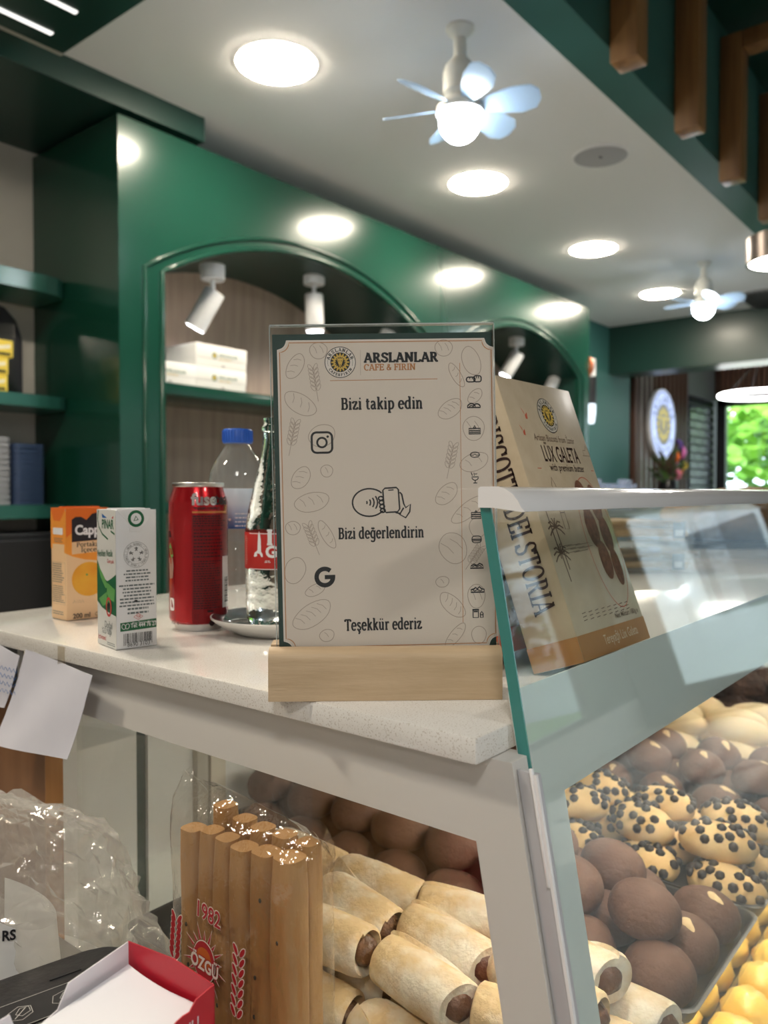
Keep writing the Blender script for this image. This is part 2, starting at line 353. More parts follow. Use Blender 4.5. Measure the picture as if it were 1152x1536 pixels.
CEIL = CZ + 1.30
struct(G().box((-2.6, -3.6, -.1), (9, 3.1, 0)).obj('floor', M_floor))
struct(G().box((-2.6, 1.105, CEIL), (9, 3.1, CEIL + .08)).obj('ceiling', M_ceil))
struct(G().box((-2.6, -3.6, CZ + 1.84), (9, .98, CZ + 1.92)).obj('ceiling_high', M_greend))
struct(G().box((-2.6, .98, CEIL - .001), (9, 1.105, CZ + 1.9)).obj('trim_1', M_teal2))              # green bulkhead beside the white ceiling
VB = 2.80
struct(G().box((-2.6, VB, 0), (9, 3.1, CEIL)).obj('wall_back', M_wallg))
struct(G().box((-2.7, -3.6, 0), (-2.6, 3.1, CZ + 1.92)).obj('wall_left', M_wallg))
struct(G().box((6.0, -3.6, CZ + .93), (6.28, VB - .001, CZ + 1.83)).obj('trim_2', M_greend))              # far bulkhead
# dark soffit over the rear shelves
struct(G().box((-2.6, 2.25, CEIL - .082), (1.785, VB, CEIL)).obj('trim_3', M_greend))
# street side: glazed front with posts and a low sill
WY = -3.55
struct(G().box((-2.6, WY - .05, 0), (9, WY + .05, .35)).obj('wall_right', M_wallg))
struct(G().box((-2.6, WY - .05, CZ + 1.25), (9, WY + .05, CZ + 1.9)).obj('trim_4', M_greend))
nw = 0
for i in range(8):
    x0 = -2.6 + i * 1.45; x1 = x0 + 1.45; nw += 1
    if i == 0:
        for lo_, hi_ in (((x0, .35), (x1, CZ - .12)), ((x0, CZ + .36), (x1, CZ + 1.25)), ((x0, CZ - .12), (x0 + .25, CZ + .36)), ((x1 - .35, CZ - .12), (x1, CZ + .36))): struct(G().box((lo_[0], WY - .05, lo_[1]), (hi_[0], WY + .05, hi_[1])).obj('wall_right', M_greend))
        nw -= 1; continue
    if i in (2, 3, 7): struct(G().box((x0, WY - .05, .35), (x1, WY + .05, CZ + 1.25)).obj('wall_right', M_greend)); nw -= 1; continue
    g = G()
    g.box((x0, WY - .04, .35), (x0 + .05, WY + .04, CZ + 1.25)); g.box((x1 - .05, WY - .04, .35), (x1, WY + .04, CZ + 1.25))
    g.box((x0, WY - .04, 1.9), (x1, WY + .04, 1.96)); g.box((x0, WY - .04, .35), (x1, WY + .04, .41))
    f = struct(g.obj('window_%d' % nw, M_black))
    G().box((x0 + .05, WY - .005, .41), (x1 - .05, WY + .005, CZ + 1.25)).obj('window_pane', M_window, f)
# far facade with the window looking out on trees
FX = 8.7
struct(G().box((FX, -3.6, 0), (FX + .1, 3.1, .3)).obj('wall_far', M_black))
wt = struct(G().box((FX, -3.6, CZ + .99), (FX + .12, 2.6, CZ + 1.84)).obj('trim_5', M_brownslat))
M_ribs = mat('ribbed_timber', (.17, .075, .045), .5)
g = G()
for i in range(110): g.box((FX - .03, 2.5 - i * .05, CZ + 1.0), (FX, 2.53 - i * .05, CEIL))
tag(g.obj('rib_panel', M_ribs, wt), kind='stuff')
struct(G().box((FX, -1.5, .3), (FX + .1, -.42, CZ + .99)).obj('wall_far', M_greend)); struct(G().box((FX, -3.6, .3), (FX + .1, -2.98, CZ + .99)).obj('wall_far', M_greend))
for y1 in (2.58, 1.08, -1.49):
    y0 = y1 - 1.5; nw += 1; g = G()
    g.box((FX - .02, y1 - .09, .3), (FX + .06, y1, CZ + .99)); g.box((FX - .02, y0, .3), (FX + .06, y0 + .04, CZ + .99))
    g.box((FX - .02, y0, CZ + .9), (FX + .06, y1, CZ + .99)); g.box((FX - .02, y0, .3), (FX + .06, y1, .37))
    f = struct(g.obj('window_%d' % nw, M_black))
    G().box((FX + .01, y0 + .04, .37), (FX + .02, y1 - .09, CZ + .9)).obj('window_pane', M_window, f)
# rear wall beyond the cabinet: teal plaster, ribbed timber, black glazed brick
WV = 2.6
struct(G().box((4.92, WV, 0), (6.42, VB, CEIL)).obj('wall_teal', M_teal))
ws = struct(G().box((6.42, WV + .03, 0), (7.9, VB, CEIL)).obj('wall_slatted', M_black))
M_paleslat = mat('pale_slat_timber', (.17, .14, .125), .3)
sl = G().box((0, -.05, 0), (.052, 0, CEIL - .01), bev=.006).mesh('slat', M_brownslat, 30)
sl2 = G().box((0, -.05, 0), (.052, 0, CEIL - .01), bev=.006).mesh('slat', M_paleslat, 30)
for i in range(12): put('slat', sl2 if i in (1, 2, 3) else sl, ws, (6.5 + i * .112, WV + .03, .005))
wb = struct(G().box((7.9, WV + .012, 0), (8.82, VB, CEIL)).obj('wall_brick', M_mortar))
br = G().box((0, -.02, 0), (.235, .0, .068), bev=.004, seg=1).mesh('brick', M_brick)
brh = G().box((0, -.02, 0), (.112, .0, .068), bev=.004, seg=1).mesh('brick', M_brick)
zz = 1.28; row = 0
while zz < CZ + .95:
    x = 7.905
    if row % 2: put('brick', brh, wb, (x, WV + .012, zz)); x += .124
    while x + .235 < 8.69: put('brick', br, wb, (x, WV + .012, zz)); x += .247
    if x + .112 < 8.69: put('brick', brh, wb, (x, WV + .012, zz))
    zz += .08; row += 1
# ------------------------------------------------------------------ ground and trees outside
M_grass = mat('lawn', (.10, .20, .05), .9, var=(.06, .13, .03), vscale=3)
struct(G().box((8.85, -40, -.25), (60, 40, -.12)).obj('ground_outside', M_grass))
struct(G().box((-20, -30, -.25), (8.8, -3.7, -.12)).obj('ground_street', mat('asphalt', (.2, .2, .2), .9)))
M_leaf = [mat('leaf_a', (.18, .42, .04), .6, var=(.30, .55, .07), vscale=2), mat('leaf_b', (.07, .20, .04), .6, var=(.14, .30, .05), vscale=2)]
M_bark = mat('bark', (.25, .19, .14), .9, bump=.4)
def tree(loc, h, r, k, label):
    t = thing('tree', label, 'tree', loc, 0, 'trees outside the far window'); rnd = random.Random(k)
    G().tube([(0, 0, 0), (.1, .05, h * .3), (-.05, 0, h * .6), (.05, .05, h * .8)], [.16, .13, .1, .06], 8).obj('trunk', M_bark, t, 60)
    g = G()
    for i in range(1500):
        d = Vector((rnd.gauss(0, 1), rnd.gauss(0, 1), rnd.gauss(0, 1))).normalized() * r * (.55 + .5 * rnd.random())
        c = Vector((0, 0, h * .8)) + Vector((d.x, d.y, d.z * .75)); q = Matrix.Rotation(rnd.random() * 6, 4, 'Z') @ Matrix.Rotation(rnd.random() * 3, 4, 'X')
        s = .13 + .1 * rnd.random()
        g.add([(-s, 0, 0), (0, -s * .5, .02), (s, 0, 0), (0, s * .5, .02)], [(0, 1, 2, 3)], Matrix.Translation(c) @ q)
    tag(g.obj('foliage', M_leaf[k % 2], t), kind='stuff')
tree((14.0, 2.6, -.13), 3.2, 1.5, 0, 'bright green round tree seen through the far window beside the brick')
tree((18.5, 5.6, -.13), 4.2, 2.0, 1, 'darker tree standing behind the bright green one outside')
tree((18, -.1, -.13), 3.8, 1.5, 2, 'green tree at the right of the far window')
tree((23.5, 1.0, -.13), 5.0, 2.4, 3, 'tall dark tree farthest beyond the window')
gh = thing('added_garden_house', 'added grey house wall, out of view, blocking sky beyond the far glazing', 'building', (13, -2.2, -.12))  # unseen house added to keep bright sky out of the front glass reflection
G().box((0, -8, 0), (3, 0, 5.5)).obj('wall', mat('garden_wall', (.40, .42, .45), .8), gh)
gw = G().box((-.03, 0, 0), (0, 1.1, 1.3)).mesh('window_pane', mat('garden_pane', (.06, .08, .1), .1))
for r_ in range(2):
    for c_ in range(3): put('window_pane', gw, gh, (0, -1.6 - c_ * 2.0, 1.0 + r_ * 2.2))
M_hedge = mat('hedge_leaves', (.10, .25, .05), .7, var=(.2, .38, .08), vscale=6, bump=.6, bscale=20)
g = G()
for i in range(1100):
    rnd = random.Random(i); s = .25
    g.add([(-s, 0, 0), (0, -s * .6, .05), (s, 0, 0), (0, s * .6, .05)], [(0, 1, 2, 3)], Matrix.Translation((19 + rnd.random() * 1.2, rnd.uniform(-7, 9), rnd.uniform(-.1, 1.9))) @ Matrix.Rotation(rnd.random() * 6, 4, 'Z') @ Matrix.Rotation(rnd.random() * 3, 4, 'X'))
tag(g.obj('hedge', M_hedge), 'low green hedge growing across the garden outside', 'hedge', kind='stuff')

bd = thing('added_street_building', 'added pale building across the street behind the camera, blocking the sky', 'building', (4, -11, -.12))  # unseen building added to dim the sky mirrored in the case glass
G().box((-14, -4, 0), (12, 0, 7.5)).obj('wall', mat('render_wall', (.42, .40, .37), .8, var=(.36, .35, .33), vscale=1), bd)
M_bw = mat('dark_pane', (.05, .07, .09), .1); bw = G().box((0, 0, 0), (1.2, .03, 1.5)).mesh('window_pane', M_bw)
for r_ in range(3):
    for c_ in range(12): put('window_pane', bw, bd, (-13 + c_ * 2.1, .001, .9 + r_ * 2.4))
# ------------------------------------------------------------------ green arched wall cabinet
KC = .923; CV = 2.262; CB = 2.765; U0 = 1.573 * KC; US = 3.50 * KC; U1 = 5.316 * KC
SPR = CZ + .797 * KC; APX = CZ + 1.018 * KC; CTOP = CZ + 1.30 * KC
cab = thing('arched_cabinet', 'glossy dark green wall cabinet with two arched open bays up to the ceiling', 'cabinet', (U0, CV, 0))
def L(x, y, z): return (x - U0, y - CV, z)
def arch_pts(a, b, off=0, spr=SPR, apx=APX, n=22):
    w = (b - a) / 2 + off; h = apx - spr; c = (a + b) / 2; hw = (b - a) / 2
    rad = (hw * hw + h * h) / (2 * h); zc = apx - rad; rr = rad + off; a0 = math.asin(min(1, w / rr))
    return [(c + rr * math.sin(-a0 + 2 * a0 * i / n), zc + rr * math.cos(-a0 + 2 * a0 * i / n)) for i in range(n + 1)]
def front_panel(x0, x1, a, b):
    g = G(); top = CTOP
    for y in (0, .022):
        A = arch_pts(a, b); pts = [(x0, .1), (a, .1)] + [(a, A[0][1])] + A[1:-1] + [(b, A[-1][1]), (b, .1), (x1, .1), (x1, top), (x0, top)]
        g.add([(p[0] - U0, y, p[1]) for p in pts], [tuple(range(len(pts)))])
    n = len(pts); g.f += [(i, (i + 1) % n, n + (i + 1) % n, n + i) for i in range(n)]
    return g
bays = ((U0 + .001, US - .002, 1.753 * KC, 3.32 * KC), (US + .002, U1, 3.68 * KC, 5.14 * KC))
for x0, x1, a, b in bays:
    front_panel(x0, x1, a, b).obj('front_panel', M_green, cab, clean=True)
    for off, rr, dz in ((.072, .008, .004), (.005, .010, .0)):
        A = arch_pts(a - off, b + off, 0, SPR + dz, APX + (.041 if off > .01 else .004)); path = [(a - off, .1), (a - off, 1.0)] + A + [(b + off, 1.0), (b + off, .1)]
        G().tube([(p[0] - U0, -.002, p[1]) for p in path], rr, 8).obj('arch_moulding', M_green, cab, 60)
    # arch soffit (vault going back) and bay sides
    A = arch_pts(a, b, .001); g = G(); n = len(A)
    for y in (.022, CB - CV - .02): g.add([(p[0] - U0, y, p[1]) for p in [(a, .1)] + A + [(b, .1)]], [])
    m = n + 2; g.f += [(i, i + 1, m + i + 1, m + i) for i in range(m - 1)]
    g.obj('arch_vault', M_greend, cab, 30)
    G().box(L(x0 + .004, CV + .0225, CTOP - .02), L(x1 - .004, VB - .002, CTOP - .001)).obj('top_panel', M_green, cab)
    G().box(L(a - .1, CB - .02, .1), L(b + .1, CB, APX + .05)).obj('back_panel', M_oakback, cab)
    for zt in (CZ + .429 * KC, CZ - .035 * KC, CZ - .5):
        G().box(L(a + .004, 2.40, zt - .043), L(b - .004, CB - .022, zt), bev=.004).obj('shelf', M_green, cab, 30)
G().box(L(U0, CV + .001, .1), L(U0 + .03, VB - .001, CTOP)).obj('side_panel', M_green, cab)
G().box(L(U1 - .03, CV + .023, .1), L(U1, VB - .001, CTOP)).obj('side_panel', M_green, cab)
G().box(L(U0 + .02, CV + .05, 0), L(U1 - .02, CB, .1)).obj('plinth', M_black, cab)
# rear open shelves left of the cabinet
M_tealshelf = mat('teal_shelf', (.02, .11, .09), .35, coat=.3, coatr=.15)
def shelf_at(px, yt, yb, lbl):
    p = on_x(px, yt, U0 - .001); q = on_x(px, yb, U0 - .001); v0 = p.y; zt = p.z; t = max(.03, p.z - q.z)
    pts = [(-1.2, v0), (U0 - .12, v0)] + [(U0 - .12 + .1185 * math.sin(R(a)), v0 + .05 - .05 * math.cos(R(a))) for a in (20, 45, 70, 90)] + [(U0 - .0015, VB - .001), (-1.2, VB - .001)]
    o = G().prism(pts, zt - t, zt).obj('wall_shelf', M_tealshelf); tag(o, lbl, 'shelf', 'open wall shelves'); return zt, v0
S1 = shelf_at(104, 420, 446, 'top teal wall shelf left of the green cabinet, empty')
S2 = shelf_at(108, 597, 615, 'middle teal wall shelf holding the yellow packets')
S3 = shelf_at(107, 757, 776, 'lowest teal wall shelf holding the grey and blue plastic tubs')
# dark base unit below the shelves
bu = thing('base_unit', 'black base unit under the lowest teal shelf', 'cabinet', (.3, 2.54, 0))
G().box((-1.5, 0, .08), (1.14, .255, CZ - .13), bev=.004).obj('body', mat('black_laminate', (.012, .013, .016), .4), bu)
G().box((-1.5, .04, 0), (1.14, .255, .08)).obj('plinth', M_black, bu)
for i in range(3): G().box((-1.48 + i * .88, -.018, .1), (-.62 + i * .88, -.001, CZ - .15), bev=.003).obj('door', M_black, bu)

# ------------------------------------------------------------------ ceiling fittings
wl = ('large round ceiling panel lamp nearest the camera, at the top of the picture', 'round ceiling panel lamp below the nearer fan',
      'round ceiling panel lamp beyond the ceiling speaker', 'farthest round ceiling panel lamp, beside the farther fan')
for (px, py), lb in zip(((415, 94), (717, 274), (890, 373), (990, 440)), wl):
    p = on_z(px, py, CEIL); t = thing('ceiling_lamp', lb, 'ceiling lamp', (p.x, p.y, CEIL), 0, 'round ceiling panel lamps')
    G().lathe([(.128, -.001), (.128, -.003), (.126, -.004), (.1215, -.004), (.1215, -.001)], 40, cap=False).obj('rim', M_white, t, 40)
    G().lathe([(0, -.012), (.06, -.0118), (.1, -.0105), (.116, -.008), (.1205, -.0042)], 40, cap=False).obj('diffuser', M_lamp, t, 60)
# unseen lamps added off the row to brighten the left niche and the counter
for x in (.52, -.63):
    t = thing('ceiling_lamp', 'added round ceiling panel lamp out of view, %s the till' % ('nearer' if x > 0 else 'farther past'), 'ceiling lamp', (x, 1.33, CEIL), 0, 'round ceiling panel lamps')
    G().lathe([(.128, -.001), (.128, -.003), (.126, -.004), (.1215, -.004), (.1215, -.001)], 40, cap=False).obj('rim', M_white, t, 40)
    G().lathe([(0, -.012), (.06, -.0118), (.1, -.0105), (.116, -.008), (.1205, -.0042)], 40, cap=False).obj('diffuser', M_lamp, t, 60)
M_blade = thin_glass('fan_blade_plastic', (.75, .87, 1), 1.4, .2, milk=.8, milkcol=(.62, .78, .95))
M_fangrey = mat('fan_body_plastic', (.62, .62, .58), .45)
def fan(px, py, rot, lb, n=6):
    p = on_z(px, py, CEIL); t = thing('ceiling_fan', lb, 'fan', (p.x, p.y, CEIL), rot, 'bulb fans on the ceiling')
    G().lathe([(0, -.001), (.04, -.001), (.04, -.008), (.018, -.03), (.018, -.085), (0, -.085)][::-1], 24).obj('canopy', M_fangrey, t, 40)
    G().lathe([(0, -.2), (.03, -.2), (.047, -.18), (.047, -.125), (.04, -.105), (.02, -.083), (0, -.083)], 28).obj('motor_housing', M_fangrey, t, 40)
    G().lathe([(.0, -.238), (.066, -.238), (.066, -.222), (.045, -.2), (0, -.2)], 28).obj('blade_hub', M_fangrey, t, 40)
    prof = [(0, -.318)] + [(.058 * math.sin(R(a)), -.258 - .06 * math.cos(R(a))) for a in (15, 30, 45, 60, 75, 90)] + [(.055, -.238)]
    G().lathe(prof, 32).obj('bulb', M_bulb, t, 60)
    o = [(.05, -.012), (.09, -.03), (.15, -.044), (.2, -.043), (.222, -.025), (.225, .005), (.21, .03), (.17, .04), (.11, .03), (.05, .012)]
    me = None
    for i in range(n):
        if me is None:
            me = G().prism(o, -.0015, .0015, Matrix.Rotation(R(-26), 4, 'X')).mesh('blade', M_blade)
        b = put('blade', me, t, (0, 0, -.222), (0, 0, 2 * math.pi * i / n))
    return t
fan(690, 42, R(-8), 'white bulb fan with pale blue blades nearest the camera')
fan(1056, 394, R(30), 'smaller looking white bulb fan beside the farthest ceiling lamp')
p = on_z(901, 233, CEIL)
t = thing('ceiling_speaker', 'flat round grey speaker set into the white ceiling', 'speaker', (p.x, p.y, CEIL))
G().lathe([(.0, -.006), (.1, -.006), (.108, -.001), (0, -.001)], 36).obj('grille', mat('speaker_grille', (.4, .4, .42), .7, bump=.3, bscale=400), t, 40)
G().lathe([(.108, -.001), (.108, -.007), (.1, -.0075), (.1, -.001)], 36, cap=False).obj('rim', M_white, t, 40)
G().box((-.008, -.003, -.009), (.008, .003, -.006)).obj('badge', M_black, t)
p = on_z(1146, 448, CEIL)
t = thing('air_vent', 'dark slotted air vent in the far part of the white ceiling', 'vent', (p.x, p.y, CEIL))
G().box((-.28, -.12, -.012), (.28, .12, -.001)).obj('frame', mat('vent_grey', (.25, .25, .25), .6), t)
for i in range(7): G().box((-.26, -.1 + i * .03, -.02), (.26, -.085 + i * .03, -.012)).obj('slat', M_black, t)
# timber brackets on the green bulkhead
tl = ('timber bracket nearest the camera, hanging on the green bulkhead', 'second timber bracket from the camera on the green bulkhead', 'third timber bracket on the bulkhead, its top bar in view', 'fourth timber bracket, cut by the right edge of the picture')
for i, (px, yb) in enumerate(((944, 97), (1036, 199), (1100, 273), (1156, 331))):
    p = on_y(px, yb, .935); zb = p.z; zt = CZ + 1.52 if i < 2 else CZ + 1.5
    t = thing('timber_bracket', tl[i], 'bracket', (p.x, .98, 0), 0, 'timber brackets on the green bulkhead')
    hz = zb + .56
    G().box((-.042, -.085, zb), (.042, -.001, hz), bev=.006).obj('post', M_wood, t, 30)
    G().box((-.042, -.62, hz - .07), (.042, -.0855, hz), bev=.006).obj('top_bar', M_wood, t, 30)
# green duct box with slots over the till, left
p = on_z(95, 82, CZ + 1.24); q = on_z(200, 0, CZ + 1.24)
t = thing('ceiling_duct_box', 'dark green box under the ceiling with two bright slots, top left corner', 'duct box', (p.x, p.y, CZ + 1.24))
G().box((-1.6, -.42, 0), (0, 0, CEIL - CZ - 1.24), bev=.004).obj('casing', M_greend, t)
M_slot = emis('slot_light', (1, .97, .9), 1.2)
for (a, b) in (((0, 15), (79, 50)), ((74, 0), (116, 18))):
    A = on_z(*a, CZ + 1.239) - p; B = on_z(*b, CZ + 1.239) - p
    G().box((A.x - .6, (A.y + B.y) / 2 - .007, -.003), (B.x, (A.y + B.y) / 2 + .007, -.0005)).obj('slot', M_slot, t)
G().box((-1.6, .001, .0), (-.0, .012, .03)).obj('edge_strip', mat('beige_strip', (.45, .42, .36), .5), t)

# ------------------------------------------------------------------ spot lights in the arches
def spot(px, py, yv, tilt, pan, label, on=True, mz=None):
    p = on_y(px, py, yv); t = thing('spotlight', label, 'spotlight', (p.x, yv, p.z), pan, 'spotlights in the arched bays')
    G().lathe([(.0, -.055), (.044, -.055), (.046, -.05), (.046, 0), (0, 0)], 24).obj('mount', M_white, t, 40)
    G().tube([(0, 0, -.055), (0, 0, -.1)], .009, 8).obj('stem', M_white, t, 40)
    Mx = Matrix.Translation((0, 0, -.115)) @ Matrix.Rotation(tilt, 4, 'Y')
    G().lathe([(0, .02), (.036, .02), (.04, .015), (.04, -.135), (.036, -.14), (.034, -.135), (.034, -.12), (0, -.12)][::-1], 24, Mx).obj('barrel', M_white, t, 40)
    G().lathe([(0, -.128), (.034, -.128)], 20, Mx, cap=False).obj('lens', M_spot, t)
    return t
spot(319, 398, 2.42, R(30), R(-51), 'tilted white spotlight at the left of the nearer arch')
spot(471, 408, 2.42, R(-2), 0, 'lit white spotlight pointing straight down in the nearer arch')
spot(582, 466, 2.42, R(22), R(-60), 'white spotlight just above the sign, right of the nearer arch')
spot(775, 505, 2.42, R(30), R(-51), 'tilted white spotlight at the left of the farther arch')
spot(834, 538, 2.42, R(26), R(-51), 'white spotlight at the right of the farther arch, above the biscuit box')
# orange ring and black spot fitting by the cabinet's far end
p = on_d(888, 556, 5.4)
rg = G().tube([(0, .07 * math.cos(R(a)), .07 * math.sin(R(a))) for a in range(0, 360, 15)], .016, 8, closed=True).obj('hanging_hoop', mat('copper_rim', (.35, .1, .04), .3, .6), None, 60, loc=(U1 + .0155, 2.32, p.z))
tag(rg, 'copper coloured hoop at the far end of the green cabinet', 'hoop')
p = on_y(885, 590, WV - .05)
t = thing('wall_light', 'black and white wall light on the teal wall past the cabinet', 'wall light', (p.x, WV - .05, p.z))
G().lathe([(0, -.08), (.045, -.08), (.045, .12), (0, .12)], 16).obj('body', M_black, t, 40)
G().lathe([(0, .12), (.04, .12), (.04, .25), (0, .25)], 16).obj('cap', M_white, t, 40)
G().lathe([(0, -.22), (.03, -.22), (.04, -.15), (.04, -.081), (0, -.081)], 16).obj('bulb', emis('soft_bulb', (.8, .9, 1), 1.6), t, 40)
G().box((-.03, .03, -.03), (.03, .05, .03)).obj('wall_plate', M_black, t)
# pendant at the right edge and ring lamp farther back
M_bronze = mat('bronze_metal', (.12, .1, .09), .3, .7)
def _pend(t, p):
    G().lathe([(.138, -.04), (.15, -.04), (.15, .06), (.0, .06), (0, .055), (.138, .055)], 40, cap=False).obj('shade', M_bronze, t, 40)
    G().lathe([(0, -.036), (.138, -.036)], 40, cap=False).obj('diffuser', M_pend, t)
    G().tube([(0, 0, .06), (0, 0, CZ + 1.84 - p.z)], .004, 6).obj('cable', M_black, t)
p = on_d(1180, 378, 3.2)
M_pend = emis('pendant_glow', (1, .95, .88), 34)
pls = [(p.x, p.y, p.z, 'drum pendant lamp in dark metal with glowing underside, right edge')] + [(x, y, CZ + .95, 'added unseen drum pendant lamp over the customer side, %s the camera' % w) for x, y, w in ((-.55, -.35, 'left behind'), (.35, -1.15, 'right of'), (-1.5, -1.1, 'farthest behind'))]  # all but the right edge pendant are unseen, added to light the sign front
for qx, qy, qz, lb in pls:
  p = Vector((qx, qy, qz)); t = thing('pendant_lamp', lb, 'pendant lamp', (qx, qy, qz), 0, 'drum pendant lamps')
  _pend(t, p)
p = on_d(1140, 592, 6.6)
t = thing('ring_lamp', 'glowing white ring lamp hanging in front of the far window', 'ring lamp', (p.x, p.y, p.z))
G().tube([(.31 * math.cos(R(a)), .31 * math.sin(R(a)), 0) for a in range(0, 360, 8)], .017, 8, closed=True).obj('ring', emis('ring_glow', (1, 1, 1), 8), t, 60)
for a in (30, 150, 270): G().tube([(.31 * math.cos(R(a)), .31 * math.sin(R(a)), .02), (0, 0, .3)], .003, 5).obj('wire', M_black, t)
G().tube([(0, 0, .3), (0, 0, CZ + 1.84 - p.z if p.y < .98 else CEIL - p.z - .02)], .004, 5).obj('cable', M_black, t)
# ------------------------------------------------------------------ lit round sign and things on the far counter
M_signface = emis('sign_face', (.55, .66, 1), 1.0)
p = on_y(993, 637, WV - .05)
t = thing('round_sign', 'lit round wall sign with the lion badge on the dark slats', 'sign', (p.x, WV - .05, p.z))
G().lathe([(0, -.02), (.31, -.02), (.31, .012), (0, .012)], 48, Matrix.Rotation(R(90), 4, 'X')).obj('body', M_white, t, 30)
G().lathe([(0, .0125), (.3, .0125)], 48, Matrix.Rotation(R(90), 4, 'X'), cap=False).obj('face', M_signface, t)
P = Print(t, lambda x, y, l: (x, -.013 - l * 3, y))
badge(P, 0, 0, .29, (mat('sign_blue_grey', (.20, .26, .45), .6), M_signface, emis('sign_gold', (.85, .75, .3), .55)), .0003)
fc = thing('far_counter', 'dark counter along the far wall under the round sign', 'counter', (6.0, 2.28, 0))
G().box((-.9, 0, .05), (2.5, .265, CZ - .06), bev=.004).obj('body', M_black, fc)
G().box((-.92, -.03, CZ - .06), (2.52, .28, CZ - .03), bev=.004).obj('counter_top', mat('dark_stone', (.05, .05, .055), .3), fc)
M_cup = thin_glass('tumbler_glass', (.9, .93, 1), 1.5, 0, milk=.25, milkcol=(.8, .85, 1))
cupm = G().lathe([(0, 0), (.03, 0), (.038, .1), (.036, .1), (.028, .005), (0, .005)], 16).mesh('tumbler', M_cup, 40)
lbs = ['first', 'second', 'third', 'fourth', 'fifth', 'sixth', 'seventh', 'eighth']
for i in range(8):
    q = on_y(903 + i * 7.5, 722, 2.42); o = put('drinking_glass', cupm, None, (q.x, 2.42 + (i % 2) * .08, CZ - .029))
    o.scale = (1, 1, 1.0 + .35 * (i % 3 == 1)); tag(o, 'clear drinking glass on the far counter, %s from the cabinet' % lbs[i], 'glass', 'glasses on the far counter')
q = on_y(1003, 725, 2.38)
t = thing('flower_vase', 'vase of orange, pink and yellow flowers with green leaves by the brick column', 'flowers', (q.x, 2.38, CZ - .029))
G().lathe([(0, 0), (.06, 0), (.08, .06), (.07, .13), (.055, .15), (.05, .15), (.06, .1), (0, .02)], 20).obj('vase', M_black, t, 40)
rnd = random.Random(4); g = G(); gs = G()
for i in range(60):
    a = rnd.random() * 6.28; e = rnd.uniform(.1, 1.2); l = rnd.uniform(.15, .3)
    d = Vector((math.cos(a) * math.cos(e), math.sin(a) * math.cos(e) * .6, math.sin(e)))
    c = Vector((0, 0, .12)) + d * l; Mx = Matrix.Translation(c) @ d.to_track_quat('X', 'Z').to_matrix().to_4x4()
    g.add([(-.06, 0, 0), (0, -.025, .008), (.07, 0, -.01), (0, .025, .008)], [(0, 1, 2, 3)], Mx)
    if i % 3 == 0: gs.tube([(0, 0, .1), c], .003, 5)
tag(g.obj('leaves', mat('dark_leaf', (.05, .12, .03), .5, var=(.12, .06, .05), vscale=12), t), kind='stuff'); gs.obj('stems', M_leaf[1], t)
for (dx, dz, c, r) in ((.02, .34, (.9, .16, .02), .055), (.17, .38, (.8, .2, .55), .06), (.12, .2, (.85, .25, .1), .045), (.22, .27, (.85, .65, .08), .04), (.06, .19, (.7, .2, .3), .05), (.1, .44, (.12, .06, .3), .045)):
    g = G()
    for k in range(9):
        a = k * .7; g.ball((dx + r * .6 * math.cos(a), -.06 + .02 * math.sin(k), dz + r * .6 * math.sin(a)), (r * .45, r * .3, r * .45), 8, 5)
    g.ball((dx, -.07, dz), (r * .35, r * .35, r * .35), 8, 5); g.tube([(dx, -.05, dz), (0, 0, .12)], .004, 5)
    g.obj('flower', mat('petal', c, .6), t, 60)

# ------------------------------------------------------------------ goods on the rear shelves
M_box = mat('white_card', (.80, .79, .76), .5)
M_gtext = mat('print_green', (.03, .14, .08), .5); M_goldp = mat('print_gold', (.55, .40, .08), .5)
def cake_box(px0, px1, yt, yb, v, depth, label):
    a = on_y(px0, yb, v); b = on_y(px1, yb, v); h = on_y(px0, yt, v).z - a.z
    zb = CZ + .4295 if yb > 555 else None
    return a, b, h
ZS = CZ + .429 * KC + .0005; FV = 2.425
def pbox(u0, u1, v0, v1, z0, z1, label):
    t = thing('pastry_box', label, 'box', (u0, v0, z0), 0, 'white pastry boxes on the arched shelf'); w = u1 - u0; d = v1 - v0; h = z1 - z0
    G().box((0, 0, 0), (w, d, h * .97), bev=.002).obj('body', M_box, t, 30)
    G().box((-.0015, -.0015, h * .35), (w + .0015, d + .0015, h), bev=.002).obj('lid', M_box, t, 30)
    P = Print(t, lambda x, y, l: (x, -.0016 - l, y))
    P.polys('emblem', M_gtext, [ellipse(w * .35, h * .52, .012, .012, 14)], .0002); P.polys('emblem_centre', M_goldp, [ellipse(w * .35, h * .52, .008, .008, 12)], .0004)
    P.sans('lettering', M_gtext, 'ARSLANLAR', w * .43, h * .5, .017, 'l', .01); P.sans('lettering', M_goldp, 'CAFE & FIRIN', w * .43, h * .36, .01, 'l', .005)
    P.polys('thumb_notch', mat('notch_grey', (.35, .34, .33), .6), [ellipse(w * .52, h * .05, .01, .006, 12, 0, 0, 180)], .0002)
    return t
pu = lambda px, py=560: on_y(px, py, FV).x
hz = lambda py, px=330: on_y(px, py, FV).z
h1 = (hz(556, 330) - hz(588, 330)) * 1.0
pbox(pu(294, 580), pu(369, 588), FV, FV + .3, ZS, ZS + h1, 'lower white pastry box at the right of the small stack')
pbox(pu(294, 580) + .002, pu(369, 588) + .004, FV + .002, FV + .3, ZS + h1 + .002, ZS + h1 * 2.05, 'upper white pastry box at the right of the small stack')
pbox(1.765 * KC, pu(291, 575), FV - .01, FV + .28, ZS, ZS + h1 * .95, 'white pastry box on its own at the left, behind the arch edge')
